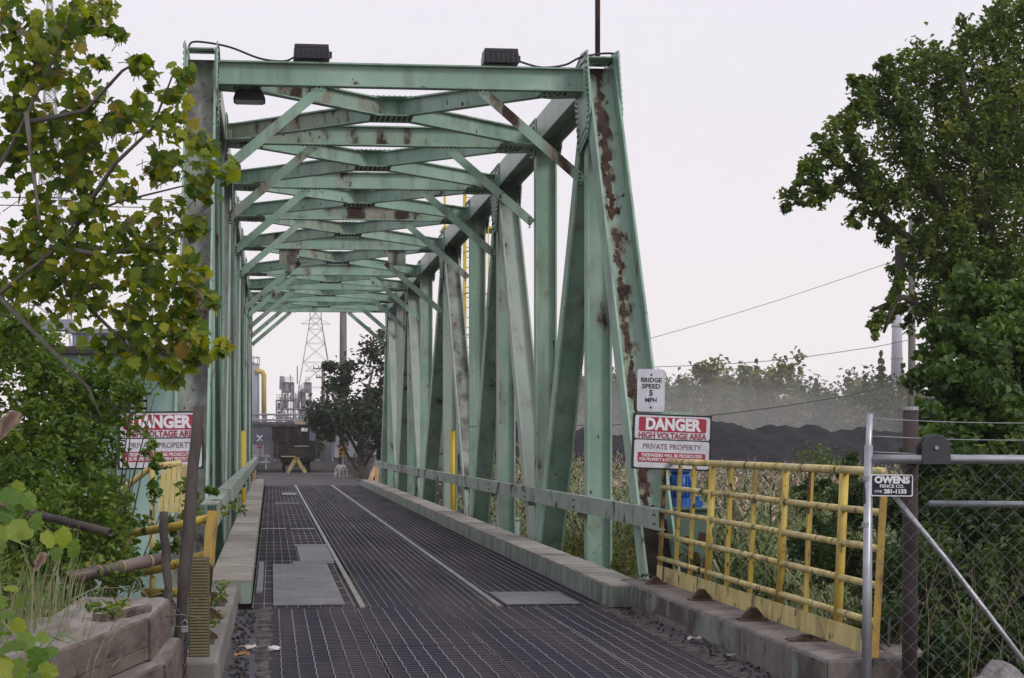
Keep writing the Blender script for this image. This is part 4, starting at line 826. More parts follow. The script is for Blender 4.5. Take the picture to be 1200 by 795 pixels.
UNDERBUSH = [(4.94, 14.6, 1.16, 0.17, 0.22, 0.17, 0.3), (5.47, 17, 1.19, 0.2, 0.26, 0.2, 0.3), (5.33, 14.8, 1.11, 0.27, 0.35, 0.27, 0.64), (5.84, 15, 1.07, 0.34, 0.44, 0.34, 1.0), (6.45, 15.4, 0.98, 0.42, 0.55, 0.42, 1.44), (4.84, 14, 0.72, 0.25, 0.33, 0.25, 0.64), (5.33, 14.2, 0.57, 0.35, 0.46, 0.35, 1.21), (5.89, 14.4, 0.48, 0.36, 0.47, 0.36, 1.21), (6.2, 20, 0.95, 0.25, 0.33, 0.25, 0.4), (7.03, 24, 1.08, 0.22, 0.28, 0.22, 0.3), (7.55, 24, 1.42, 0.17, 0.23, 0.17, 0.25), (5.51, 18.5, 0.67, 0.3, 0.39, 0.3, 0.52), (5.26, 16.6, 0.62, 0.27, 0.35, 0.27, 0.52), (4.5, 13.4, 0.33, 0.22, 0.29, 0.22, 0.52), (4.89, 13.2, 0.16, 0.3, 0.39, 0.3, 1.0), (5.48, 13.4, 0.13, 0.3, 0.4, 0.3, 1.0), (5.08, 14.4, 0.9, 0.2, 0.26, 0.2, 0.36), (5.55, 15.2, 1.42, 0.28, 0.36, 0.28, 0.64), (6.08, 15.4, 1.34, 0.35, 0.46, 0.35, 1.0), (6.19, 14.6, 0.46, 0.4, 0.52, 0.4, 1.44), (5.77, 14.8, 0.73, 0.34, 0.44, 0.34, 1.0), (4.98, 14.4, 0.36, 0.26, 0.34, 0.26, 0.64), (5.39, 14, 0.19, 0.35, 0.46, 0.35, 1.21), (4.97, 15, 0.51, 0.16, 0.21, 0.16, 0.3), (5.87, 14, 0.05, 0.38, 0.5, 0.38, 1.44)]
FAR_TREE = [(3.73, 95, 2.84, 1.04, 1.35, 1.04, 0.23), (2.88, 94, 2.91, 1.03, 1.33, 1.03, 0.6), (2.2, 94, 2.74, 0.51, 0.67, 0.51, 0.14), (4.86, 96, 3.38, 1.57, 2.04, 1.57, 0.52), (6.01, 97, 4.72, 1.5, 1.95, 1.5, 0.46), (5.35, 97, 6.04, 1.15, 1.49, 1.15, 0.27), (3.98, 96, 5.12, 0.96, 1.25, 0.96, 0.19), (3.19, 95.5, 4.45, 0.78, 1.02, 0.78, 0.13), (4.89, 95, 2.5, 1.12, 1.46, 1.12, 0.27), (6.17, 96, 2.51, 1.4, 1.82, 1.4, 0.41), (7.03, 97, 3.84, 1.15, 1.49, 1.15, 0.27), (6.74, 98, 6.09, 0.98, 1.27, 0.98, 0.19), (6.07, 98, 7.2, 0.62, 0.81, 0.62, 0.12), (2.94, 96, 5.55, 0.35, 0.45, 0.35, 0.12), (2.54, 94, 2.23, 0.34, 0.44, 0.34, 0.12), (5.73, 96, 1.28, 0.7, 0.91, 0.7, 0.2), (7.56, 97, 1.63, 1.32, 1.72, 1.32, 0.36)]
# ------------------------------------------------------------------ beyond the bridge
coal = M('coal', (.007, .0065, .010), (.024, .022, .026), 1.6, rough=1, bump=1.0, bscale=5, spec=.08)
def mound(name, label, cx, cy, rx, ry, prof, base, seed, n=150, mm=40):
    """a heap with a ragged ridge line along x"""
    rg = random.Random(seed); ph = [rg.uniform(0, 6.3) for _ in range(8)]; v = []
    for j in range(mm+1):
        for i in range(n+1):
            u = i/n*2-1; w = j/mm*2-1; x = cx+u*rx; y = cy+w*ry
            z = float(np.interp(x, [p[0] for p in prof], [p[1] for p in prof]))
            edge = min(1, (1-abs(u))*rx/5.0)
            k = max(0, 1-abs(w)**1.15)*edge
            g_ = abs(math.sin(u*rx*.55+ph[3]+.8*math.sin(w*3+ph[4])))
            r_ = -.42*(1-g_)**2*min(1, 3*(1-abs(w)))+.10*math.sin(u*rx*1.7+ph[0]+w*3)+.09*math.sin(u*rx*3.1+ph[1]-w*5)+.08*math.sin(w*17+ph[2]+u*11)+rg.uniform(-.09, .09)
            v.append((x, y, base+(z-base)*k+r_*min(1, k*3)))
    f = [(j*(n+1)+i, j*(n+1)+i+1, (j+1)*(n+1)+i+1, (j+1)*(n+1)+i) for j in range(mm) for i in range(n)]
    o = MB().add(v, f).obj(name, coal, None, True); tag(o, label, 'coal heap', 'coal heaps beyond the reeds'); return o
mound('coal_heap', 'long low black coal heap with a ragged ridge beyond the reeds', 38, 145, 26, 22, [(12, 2.2), (22, 2.65), (27, 2.5), (31, 2.7), (34.5, 3.35), (37, 3.05), (40, 3.0), (44, 2.85), (49, 2.75), (55, 2.6), (64, 2.2)], -1.4, 2)
mound('coal_heap', 'nearer small coal heap seen between the right truss members', 17, 122, 8, 12, [(9, .5), (13, 2.6), (16, 3.0), (19, 2.3), (22, 1.2), (25, .2)], -1.4, 5, 40)
# hopper car
car_m = M('coal_car_steel', (.010, .008, .010), (.020, .017, .018), 2, rough=.9, spec=.1, rust=(3, .62), bump=.2, bscale=20)
car_rib = M('coal_car_rib', (.050, .042, .042), (.022, .019, .02), 3, rough=.9, spec=.1)
hc = thing('hopper_car', 'dark ribbed coal hopper rail car standing at the far bridge end', 'rail car', (1.4, 109, 0))
MB().box(.12, 2.78, 107.0, 118, .75, 1.72).obj('body', car_m, hc, bevel=.02)
for k in range(6): MB().box(.16, 2.74, 106.95, 106.998, .80+k*.16, .86+k*.16).obj('rib', car_rib, hc)
MB().box(.05, 2.85, 106.9, 118.1, 1.722, 1.80).obj('top_chord', car_m, hc)
MB().box(.05, 2.2, 109.5, 117.5, 1.802, 2.56).obj('upper_body', car_m, hc)
MB().box(.0, 2.24, 109.4, 117.6, 2.562, 2.63).obj('upper_rim', car_m, hc)
for x in (.12, .55, .75, .95, 1.35, 1.6, 2.05): MB().box(x, x+.06, 109.44, 109.498, 1.84, 2.5).obj('upper_rib', car_rib, hc)
MB().box(1.72, 2.08, 109.40, 109.438, 2.33, 2.53).obj('white_placard', white_m, hc)
MB().box(.55, 1.35, 106.5, 106.89, .87, .92).obj('step_board', M('step_board', (.34, .28, .16), rough=.8), hc)
MB().box(1.3, 2.1, 106.92, 106.948, 1.45, 1.50).obj('name_bar', M('name_bar', (.30, .27, .25), rough=.8), hc)
for x in (.06, 2.80):
    m = MB(); m.bar((x, 106.9, .3), (x, 106.9, 1.7), .04, .04); m.bar((x+.25*(1 if x < 1 else -1), 106.9, .3), (x+.25*(1 if x < 1 else -1), 106.9, 1.7), .04, .04)
    for k in range(4): m.bar((x, 106.88, .45+k*.35), (x+.25*(1 if x < 1 else -1), 106.88, .45+k*.35), .03, .03)
    m.obj('ladder', M('car_grab_iron', (.09, .085, .09), rough=.7), hc)
for y in (108.2, 110.0, 115.2, 117):
    for x in (.72, 2.16): MB().tube([(x-.06, y, .42), (x+.06, y, .42)], .42, 20).obj('wheel', car_m, hc, True)
    MB().tube([(.75, y, .42), (2.15, y, .42)], .07, 8).obj('axle', car_m, hc)
MB().box(1.28, 1.58, 106.3, 107, .62, .86).obj('coupler', car_m, hc, bevel=.03); MB().box(.5, 2.4, 107.2, 117.8, .60, .748).obj('underframe', car_m, hc)
ws = thing('wheel_stop', 'pale yellow A-frame wheel stop in front of the rail car', 'wheel stop', (1.35, 103.5, 0))
for s in (-1, 1): MB().bar((1.36+s*.50, 103.5, .02), (1.36+s*.03, 103.5, .80), .2, .16, (0, 1, 0)).obj('beam', yellow_pale, ws)
MB().bar((1.36, 103.5, .74), (1.36, 104.6, .3), .14, .14).obj('back_strut', yellow_pale, ws); MB().box(1.2, 1.52, 103.42, 103.6, .76, .86).obj('cap', yellow_pale, ws)
bl = thing('concrete_barrier', 'pale broken concrete barrier block right of the track', 'barrier', (3.3, 90, 0))
cb_m = M('pale_concrete', (.22, .21, .20), (.34, .33, .32), 3, rough=.9, bump=.1, bscale=4)
MB().prism([(2.95, -.05), (3.68, -.05), (3.60, .30), (3.5, .62), (3.12, .62), (3.02, .3)], 'y', 89.7, 90.4).obj('block', cb_m, bl, bevel=.04)
for k in range(4): MB().box(3.0+k*.18, 3.08+k*.18, 89.62, 89.70, 0, .5-.06*(k % 2)).obj('rib', cb_m, bl)
tp = M('raw_timber', (.38, .24, .13), (.48, .33, .20), 6, rough=.9, bump=.4, bscale=20, stretch=(1, .3, 1))
for lab, p, q in (('short broken plank leaning on the far right kerb end', (3.70, 72.6, .05), (4.05, 73.0, .75)), ('second broken plank leaning at the far right kerb end', (3.75, 73.4, .05), (4.1, 73.5, 1.0))):
    o = MB().bar(p, q, .16, .06, (0, 1, 0)).obj('broken_plank', tp if 'short' in lab else wood); tag(o, lab, 'plank', 'broken planks at the far kerb')
o = MB().bar((4.04, 72.2, .1), (4.05, 72.2, .85), .16, .2, (0, 1, 0)).obj('timber_stub', tp); tag(o, 'upright raw timber stub at the far end of the right guard rail', 'timber')
o = MB().bar((-.66, 71.0, .1), (-.64, 71.2, .7), .14, .15, (0, 1, 0)).obj('timber_stub', M('orange_timber', (.33, .20, .10), rough=.9)); tag(o, 'small orange brown timber stub at the far end of the left guard rail', 'timber')
# crossbuck and yellow sign
rx_ = thing('crossing_sign', 'white crossbuck railway sign with a red plate far left of the rail car', 'sign', (-.72, 118, 0))
MB().tube([(-.72, 118, -.2), (-.72, 118, 2.1)], .05, 8).obj('post', galv, rx_)
for s in (-1, 1): MB().bar((-.90, 117.94-.01*s, 1.95-s*.19), (-.54, 117.94-.01*s, 1.95+s*.19), .09, .018, (0, 1, 0)).obj('blade', white_m, rx_)
MB().box(-.88, -.57, 117.92, 117.945, 1.32, 1.52).obj('red_plate', red_m, rx_); MB().box(-.86, -.6, 117.9, 117.918, 1.40, 1.44).obj('white_bar', white_m, rx_)
ysn = thing('warning_sign', 'orange yellow warning sign on a post under the far dark tree', 'sign', (3.75, 100, 0))
MB().tube([(3.78, 100.1, -.2), (3.78, 100.1, 1.7)], .045, 8).obj('post', galv, ysn)
om = M('sign_orange', (.62, .32, .02), (.55, .25, .02), 5, rough=.5)
MB().prism([(3.52, 1.30), (3.78, 1.02), (4.03, 1.30), (3.78, 1.60)], 'y', 100, 100.03).obj('board', om, ysn); MB().box(3.55, 3.95, 100.0, 100.03, .93, 1.015).obj('lower_board', om, ysn)
MB().prism([(3.70, 1.25), (3.88, 1.33), (3.84, 1.42), (3.68, 1.34)], 'y', 99.98, 99.998).obj('black_symbol', black_ink, ysn)
ub = thing('blue_drum', 'small blue drum standing behind the right truss at the far bank', 'drum', (5.0, 88, 0))
MB().tube([(5.05, 84, -.05), (5.05, 84, .85)], .28, 16).obj('drum_body', blue, ub, True); MB().tube([(5.05, 84, .851), (5.05, 84, .89)], .29, 16).obj('rim', blue, ub)
# utility poles
polew = M('pole_timber', (.13, .115, .10), (.20, .18, .165), 3, rough=.9, stretch=(1, 1, .1))
def pole(label, x, y, zb, zt, r, arms=()):
    t = thing('utility_pole', label, 'utility pole', (x, y, zb)); MB().tube([(x, y, zb), (x, y, zt)], [r*1.15, r*.85], 12).obj('shaft', polew, t, True)
    for (z, w) in arms:
        MB().box(x-w, x+w, y-.09, y-.0, z-.07, z+.07).obj('cross_arm', polew, t)
        for k in (-.9, -.45, .45, .9): MB().tube([(x+k*w, y-.045, z+.07), (x+k*w, y-.045, z+.26)], .05, 6).obj('insulator', dark_steel, t)
    return t
pole('thick timber pole rising behind the far portal above the dark tree', 4.25, 112, -.3, 12.5, .22)
pole('timber pole with two cross arms left of the dark tree far away', 5.2, 190, -.3, 9.6, .2, ((9.1, 1.05), (8.2, .75)))
pole('slim grey pole standing behind the leaves of the right tree', 21.0, 60, -1.3, 9.2, .125)
pole('short slim pole hidden behind the first right truss post', 10.1, 58, -1.6, 4.9, .10)
wm = M('overhead_wire', (.09, .09, .095), rough=.7)
cable('overhead_wire', 'upper thin overhead wire rising towards the right tree', [(10.1, 58, 4.72), (12.1, 60, 5.05), (16, 60, 6.2), (19.6, 60, 7.4), (21, 60, 7.9)], .009, 'wire', 6, wm)
cable('overhead_wire', 'middle overhead wire running nearly level above the tree line', [(10.1, 58, 4.08), (12.3, 60, 4.15), (16, 60, 4.35), (19.1, 60, 4.75), (21, 60, 5.1), (30, 62, 7)], .012, 'wire', 6, wm)
cable('overhead_wire', 'lowest thick black wire sagging in front of the coal heap', [(3.9, 37, 2.02), (7.7, 40, 2.10), (9.3, 40, 2.27), (11.5, 40, 2.56), (13.6, 40, 2.98), (18, 41, 4.2), (20.9, 60, 6.0)], .013, 'wire', 6, wm)
cable('overhead_wire', 'upper of two level wires seen through the left tree', [(-60, 150, 21.0), (-34, 150, 20.9), (-2, 150, 20.8)], .045, 'wire', 4, wm)
cable('overhead_wire', 'lower of two level wires seen through the left tree', [(-60, 150, 20.3), (-34, 150, 20.25), (-2, 150, 20.2)], .045, 'wire', 4, wm)
# lattice towers
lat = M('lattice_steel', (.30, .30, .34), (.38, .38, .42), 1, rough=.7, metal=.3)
def tower(label, x, y, zb, prof, arms, r, steps=12):
    """prof: [(z, half width)], arms: [(z, half span)]"""
    t = thing('lattice_tower', label, 'tower', (x, y, zb)); hw = lambda z: float(np.interp(z, [p[0] for p in prof], [p[1] for p in prof]))
    zt = prof[-1][0]; leg = []
    zz = [zb]; 
    while zz[-1] < zt-.5: zz.append(min(zt, zz[-1]+max(1.6, hw(zz[-1])*1.5)))
    for sx_, sy_ in ((-1, -1), (1, -1), (1, 1), (-1, 1)): MB().tube([(x+sx_*hw(z), y+sy_*hw(z), z) for z in zz], r, 4).obj('leg', lat, t)
    m = MB(); cs = [(-1, -1), (1, -1), (1, 1), (-1, 1)]
    for a_, b_ in zip(zz[:-1], zz[1:]):
        for k in range(4):
            c0, c1 = cs[k], cs[(k+1) % 4]
            P = lambda c, z: (x+c[0]*hw(z), y+c[1]*hw(z), z)
            m.tube([P(c0, a_), P(c1, b_)], r*.55, 3, False); m.tube([P(c1, a_), P(c0, b_)], r*.55, 3, False); m.tube([P(c0, b_), P(c1, b_)], r*.55, 3, False)
    o = m.obj('bracing', lat, t); o['kind'] = 'stuff'
    for z, s_ in arms:
        m = MB(); m.tube([(x-s_, y, z), (x+s_, y, z)], r*.9, 4); m.tube([(x-s_, y, z), (x, y, z+1.2)], r*.6, 3); m.tube([(x+s_, y, z), (x, y, z+1.2)], r*.6, 3); m.obj('cross_arm', lat, t)
    return t
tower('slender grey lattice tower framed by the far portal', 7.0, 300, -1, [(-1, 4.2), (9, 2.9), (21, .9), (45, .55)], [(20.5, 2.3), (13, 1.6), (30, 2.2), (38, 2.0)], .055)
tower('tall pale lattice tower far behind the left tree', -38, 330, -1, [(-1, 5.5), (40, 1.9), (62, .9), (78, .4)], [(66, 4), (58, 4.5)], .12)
# silo and yellow duct
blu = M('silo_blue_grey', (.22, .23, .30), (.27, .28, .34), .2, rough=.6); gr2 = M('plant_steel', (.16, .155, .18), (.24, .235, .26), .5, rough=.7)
si = thing('silo', 'tall blue grey silo rising beside the left truss far away', 'silo', (-5.6, 320, -1))
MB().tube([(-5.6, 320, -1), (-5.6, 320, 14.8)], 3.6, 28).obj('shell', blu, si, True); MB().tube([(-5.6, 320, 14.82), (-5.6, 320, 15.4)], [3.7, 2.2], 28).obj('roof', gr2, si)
m = MB(); [m.tube([(-5.6+3.6*math.cos(a_), 320+3.6*math.sin(a_), 14.8), (-5.6+3.6*math.cos(a_), 320+3.6*math.sin(a_), 16)], .06, 4) for a_ in [k*math.pi/8 for k in range(16)]]; m.tube([(-5.6+3.6*math.cos(a_), 320+3.6*math.sin(a_), 16) for a_ in [k*math.pi/8 for k in range(17)]], .06, 4); m.tube([(-3.4, 318, 15), (-3.4, 318, 18)], .07, 5); m.obj('roof_railing', gr2, si)
yd = thing('yellow_duct', 'yellow pipe duct dropping beside the silo far away', 'duct', (-1.3, 318, 0))
MB().tube([(-3, 318, 13.6), (-1.9, 318, 13.6), (-1.45, 318, 13.4), (-1.25, 318, 12.9), (-1.25, 318, 6.0)], .42, 12).obj('duct', M('duct_yellow', (.50, .36, .06), (.44, .31, .06), .6, rough=.6), yd, True)
MB().tube([(-1.25, 318, 5.99), (-1.25, 318, -1)], .36, 10).obj('support', gr2, yd)
# process plant: open frame with vessels and pipes
def plant(label, x0, x1, y, z0, z1, seed, floors=5, bays=5, name='process_tower', depth=8):
    rg = random.Random(seed); t = thing(name, label, 'plant', ((x0+x1)/2, y, z0)); w = (x1-x0)/bays; h = (z1-z0)/floors
    hts = [rg.randint(max(1, floors-2), floors) for _ in range(bays)]
    for k in range(bays+1):
        hh = max(hts[max(0, k-1)], hts[min(bays-1, k)])
        for yy in (y, y+depth): MB().box(x0+k*w-.12, x0+k*w+.12, yy-.12, yy+.12, z0, z0+hh*h).obj('column', gr2, t)
    for k in range(bays):
        for j in range(1, hts[k]+1):
            MB().box(x0+k*w-.1, x0+(k+1)*w+.1, y-.25, y+depth+.2, z0+j*h-.14, z0+j*h+.02-.001*k).obj('platform', gr2, t)
            if rg.random() < .6: MB().bar((x0+k*w, y-.05, z0+(j-1)*h), (x0+(k+1)*w, y-.05, z0+j*h), .12, .12).obj('diagonal', gr2, t)
            if rg.random() < .7:
                cx = x0+(k+.5)*w; r = w*rg.uniform(.2, .36); MB().tube([(cx, y+depth*.4, z0+(j-1)*h+.1), (cx, y+depth*.4, z0+(j-1)*h+h*rg.uniform(.6, 1.3))], r, 12).obj('vessel', blu if rg.random() < .6 else gr2, t, True)
            if rg.random() < .6: MB().tube([(x0+k*w+rg.uniform(.1, .8)*w, y-.3, z0+(j-1)*h), (x0+k*w+rg.uniform(.1, .8)*w, y-.3, z0+j*h+rg.uniform(0, h))], .09, 6).obj('pipe', gr2, t)
        m = MB(); zt = z0+hts[k]*h; m.bar((x0+k*w, y-.2, zt+.9), (x0+(k+1)*w, y-.2, zt+.9), .06, .06); m.bar((x0+k*w, y-.2, zt+.45), (x0+(k+1)*w, y-.2, zt+.45), .05, .05)
        for q in range(4): m.box(x0+k*w+q*w/4, x0+k*w+q*w/4+.06, y-.23, y-.17, zt, zt+.9)
        m.obj('railing', gr2, t)
    return t
plant('grey process plant frame with vessels framed by the far portal', .9, 7.0, 335, 4.5, 12.3, 3, 5, 6)
MB().tube([(4.6, 336, 12), (4.6, 336, 15.2)], .12, 6).obj('vent_pipe', gr2, bpy.data.objects['process_tower']); MB().tube([(1.9, 336, 11), (1.9, 336, 13.4)], [.55, .45], 10).obj('vessel', blu, bpy.data.objects['process_tower'])
tr = thing('pipe_trestle', 'grey pipe trestle with slim posts below the process plant', 'trestle', (2, 310, 0))
for k in range(12): MB().box(-4+k*1.6-.1, -4+k*1.6+.1, 309.9, 310.1, 2.0, 6.3).obj('post', gr2, tr)
for z in (4.4, 5.3, 6.2): MB().tube([(-5, 309.8, z), (14.5, 309.8, z)], .16, 8).obj('pipe', gr2, tr)
for k in range(11): MB().bar((-4+k*1.6, 310, 4.4), (-2.4+k*1.6, 310, 6.2), .1, .1).obj('brace', gr2, tr)
sh = M('shed_sheeting', (.045, .042, .062), (.085, .078, .105), .12, rough=.85, stretch=(1, 1, 3), stain=((.20, .15, .11), .22, .58)); sh2 = M('shed_band', (.34, .26, .19), (.27, .22, .18), .3, rough=.9)
ld = thing('loading_shed', 'long low dark shed wall with a tan band behind the rail car', 'shed', (8, 205, 0))
MB().box(-20, 30, 205, 225, -.5, 3.6).obj('wall', sh, ld); MB().box(-20.2, 30.2, 204.8, 225.2, 3.602, 3.9).obj('roof_edge', M('shed_roof', (.06, .055, .07), rough=.8), ld)
for k in range(33): MB().box(-19.8+k*1.55, -19.62+k*1.55, 204.88, 204.998, -.5, 3.59).obj('rib', gr2 if k % 3 else sh, ld)
MB().box(2.5, 16, 204.4, 204.79, 3.62, 3.95).obj('tan_band', sh2, ld)
for k, (x, w, z0, z1) in enumerate(((-3, 2.2, .2, 1.4), (0.2, 1.4, .6, 1.6), (6.8, 2.5, 0, 2.4), (11, 2, .3, 1.9))): MB().box(x, x+w, 204.7, 204.86, z0, z1).obj('panel', blu if k % 2 else gr2, ld)
fw = thing('guard_fence', 'low pale fence rail left of the rail car far away', 'fence', (-2, 122, 0))
for z in (.35, .75): MB().box(-9, -.1, 122, 122.06, z, z+.12).obj('rail', cb_m, fw)
for k in range(6): MB().box(-8.9+k*1.7, -8.78+k*1.7, 122.07, 122.19, -.3, .95).obj('post', cb_m, fw)
# chimney and refinery on the right
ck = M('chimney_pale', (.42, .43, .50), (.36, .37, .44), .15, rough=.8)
cs_ = thing('chimney', 'tall pale chimney stack beside the slim pole at the right tree', 'chimney', (154, 450, 0))
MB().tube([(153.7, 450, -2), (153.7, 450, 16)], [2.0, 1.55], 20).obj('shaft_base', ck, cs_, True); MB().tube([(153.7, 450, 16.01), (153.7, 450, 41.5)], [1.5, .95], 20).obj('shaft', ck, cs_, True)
for z in (22, 30, 38): MB().tube([(153.7, 450, z), (153.7, 450, z+.5)], 1.75-z*.012, 20).obj('platform_ring', gr2, cs_)
plant('pale refinery block left of the chimney stack', 147.5, 152, 448, -2, 19, 8, 8, 3, 'refinery_block')
plant('small pale refinery tower above the tree line', 113.5, 116, 400, -2, 17.5, 12, 9, 1, 'refinery_tower', 3)
plant('pale refinery frame right of the chimney stack', 160, 178, 452, -2, 15, 18, 6, 6, 'refinery_rack')
# left far
cg = thing('conveyor_gantry', 'pale blue conveyor gantry seen through the left tree', 'gantry', (-16, 140, 9))
MB().box(-24, -14.5, 140, 142, 9.9, 10.7).obj('gallery', blu, cg); 
for x in (-22, -17.5): MB().box(x-.15, x+.15, 140.5, 140.8, -1, 9.89).obj('leg', gr2, cg)
MB().tube([(-17.6, 139.8, 10.7), (-17.6, 139.8, 13.2)], .06, 5).obj('aerial', gr2, cg)
bb = thing('blue_building', 'blue grey industrial building behind the left tree', 'building', (-10, 112, 0))
MB().box(-11.6, -8.9, 112, 120, -1, 8.1).obj('wall', M('blue_cladding', (.15, .18, .32), (.19, .22, .36), .3, rough=.6), bb); MB().box(-11.8, -8.7, 111.8, 120.2, 8.102, 8.35).obj('roof', gr2, bb)
for k in range(6): MB().box(-11.5+k*.45, -11.42+k*.45, 111.93, 111.998, -1, 8.09).obj('cladding_rib', blu, bb)
# ------------------------------------------------------------------ ground
def gz(x, y):
    """height of the terrain sheet"""
    def sm(a, b, t): t = min(1, max(0, (t-a)/(b-a))); return t*t*(3-2*t)
    road = (1-sm(3.5, 6.5, abs(x-1.66)))*(1-sm(15, 20.5, y))                # road embankment before the bridge
    far = sm(69.5, 73.5, y)*(1-sm(9, 16, abs(x-1.66)))                      # coal yard track beyond
    base = -1.25-.5*sm(30, 70, y)*(1-sm(90, 120, y))
    if x < -1: base += .75*(1-sm(20, 30, y))*sm(0, .8, -1-x+.4)
    z = base+( -.16-base)*max(road, 0)
    z = z+(-.03-z)*far
    z += .05*math.sin(x*1.3+y*.7)*math.sin(y*.9)*(1-max(road, far))
    if y > 150: z += (-.4-z)*sm(150, 185, y)
    if 22 < y < 69 and abs(x-1.66) < 4: z = min(z, -2.2)
    return z
xs = sorted(set([-2500, -1200, -600, -300, -160, -90, -55, -38, -26]+[round(-20+i*.8, 2) for i in range(56)]+[26, 30, 36, 44, 55, 75, 110, 170, 300, 600, 1200, 2500]))
yy = sorted(set([-300, -100, -40, -20, -10]+[round(-4+i*.8, 2) for i in range(125)]+[100, 105, 112, 120, 130, 142, 155, 165, 175, 185, 205, 240, 300, 420, 700, 1300, 2600, 5000]))
gm = MB(); gm.v = [(x, y, gz(x, y)) for y in yy for x in xs]; nx_ = len(xs)
gm.f = [(j*nx_+i, j*nx_+i+1, (j+1)*nx_+i+1, (j+1)*nx_+i) for j in range(len(yy)-1) for i in range(nx_-1)]; gm.mi = [0]*len(gm.f)
for q, f in enumerate(gm.f):
    j, i = divmod(q, nx_-1)
    if 71 < yy[j] < 190 and -14 < xs[i] < 24: gm.mi[q] = 1
earth = M('marsh_earth', (.055, .045, .030), (.085, .075, .045), .7, rough=.95, bump=.8, bscale=6); dust = M('coal_dust_ground', (.020, .017, .020), (.038, .033, .036), .45, rough=1, spec=.1, bump=.4, bscale=8)
tag(gm.obj('ground', [earth, dust], None, True), kind='structure')
yardroad = MB().add([(-.2, 74.25, -.012), (3.9, 74.25, -.012), (4.5, 106, -.01), (-1.2, 106, -.01)], [(0, 1, 2, 3)]).obj('road', M('dusty_road', (.036, .031, .034), (.062, .055, .058), .8, rough=.9, bump=.3, bscale=12)); yardroad['kind'] = 'structure'
ap = MB().box(-.9, 4.6, -30, 8.4, -.2, -.01).obj('road', M('asphalt', (.05, .048, .05), (.07, .066, .066), 2, rough=.9, bump=.4, bscale=40)); ap['kind'] = 'structure'
ab = MB().box(-.36, 3.74, 18.9, 19.4, -2.4, -.11).obj('abutment_wall', concrete); ab['kind'] = 'structure'
ab = MB().box(-.8, 4.3, 74.1, 75.0, -2.4, -.03).obj('abutment_wall', concrete); ab['kind'] = 'structure'
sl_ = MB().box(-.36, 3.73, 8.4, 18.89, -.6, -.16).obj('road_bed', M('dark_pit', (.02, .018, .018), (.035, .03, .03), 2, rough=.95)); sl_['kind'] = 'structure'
# ------------------------------------------------------------------ foliage materials
L_plane = [(0, (.045, .085, .012)), (.35, (.105, .170, .016)), (.65, (.205, .260, .020)), (.93, (.320, .315, .024)), (.985, (.26, .18, .03)), (1, (.20, .18, .12))]
lm_plane_o = leaf_mat('plane_leaf', L_plane, .5, False); lm_plane = leaf_mat('plane_leaf_mass', L_plane, .5)
lm_bush = leaf_mat('bush_leaf', [(0, (.040, .080, .014)), (.5, (.100, .170, .026)), (.85, (.180, .250, .042)), (.97, (.26, .23, .035)), (1, (.28, .16, .03))], .4)
lm_tree = leaf_mat('tree_leaf', [(0, (.035, .065, .014)), (.5, (.085, .135, .024)), (.85, (.155, .205, .034)), (1, (.24, .22, .04))], .3)
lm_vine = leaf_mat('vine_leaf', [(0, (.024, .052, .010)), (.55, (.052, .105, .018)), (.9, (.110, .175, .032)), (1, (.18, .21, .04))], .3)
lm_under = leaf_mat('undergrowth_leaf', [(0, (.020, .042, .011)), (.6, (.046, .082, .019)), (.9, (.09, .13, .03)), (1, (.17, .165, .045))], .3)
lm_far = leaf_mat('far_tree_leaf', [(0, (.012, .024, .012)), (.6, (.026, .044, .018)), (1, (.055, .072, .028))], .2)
lm_gv = leaf_mat('grape_leaf', [(0, (.07, .14, .022)), (.6, (.14, .22, .032)), (1, (.26, .30, .045))], .45, False)
bark = M('bark', (.060, .048, .040), (.11, .09, .075), 7, rough=.95, bump=.7, bscale=25, stretch=(1, 1, .3)); bark_g = M('bark_grey', (.13, .115, .10), (.19, .17, .15), 7, rough=.9, bump=.5, bscale=25)
# ------------------------------------------------------------------ plane tree in front on the left
def palm_leaf(seed, lobes=5, curl=.12, soft=0.0):
    rg = random.Random(seed); pts = []
    for k, (a_, r) in enumerate(((-70, .42), (-52, .50), (-38, .42), (-20, .54), (-4, .64), (8, .52), (24, .56), (40, .50), (58, .74), (74, .66), (90, .95))):
        rr = (r*(1-soft)+(.58+.0018*abs(a_))*soft)*rg.uniform(.92, 1.08); pts.append((math.cos(math.radians(a_))*rr, math.sin(math.radians(a_))*rr))
    right = pts; left = [(-x*rg.uniform(.92, 1.05), y) for x, y in pts[:-1]][::-1]
    ring = [(.05, -.42)]+right+left+[(-.05, -.42)]
    m = MB(); z = lambda x, y: -curl*(x*x*1.4+max(0, y)**2*.8)+rg.uniform(-.03, .03)+.10*abs(x)
    n = len(ring); m.add([(x, y, z(x, y)) for x, y in ring]+[(0, 0, 0)], [(k, (k+1) % n, n) for k in range(n)])
    m.add([(-.012, -.42, 0), (.012, -.42, 0), (.006, -.85, -.12), (-.006, -.85, -.12)], [(0, 1, 2, 3)])
    return m
def leaf_basis(n, d):
    n = n.normalized(); d = (d-n*d.dot(n)).normalized(); b = d.cross(n); return Matrix((b, d, n)).transposed()
protos = [palm_leaf(s, curl=c) for s, c in ((1, .12), (2, .25), (3, .4), (4, .18))]
pme = [p.mesh('leaf', lm_plane_o) for p in protos]
pt = thing('plane_tree', 'near broad leaved tree with yellowing lobed leaves hanging in at the left', 'tree', (-1.95, 10.4, -.5))
P_, T_ = clumps(PLANE_TREE, 330, .27, 28, .25)
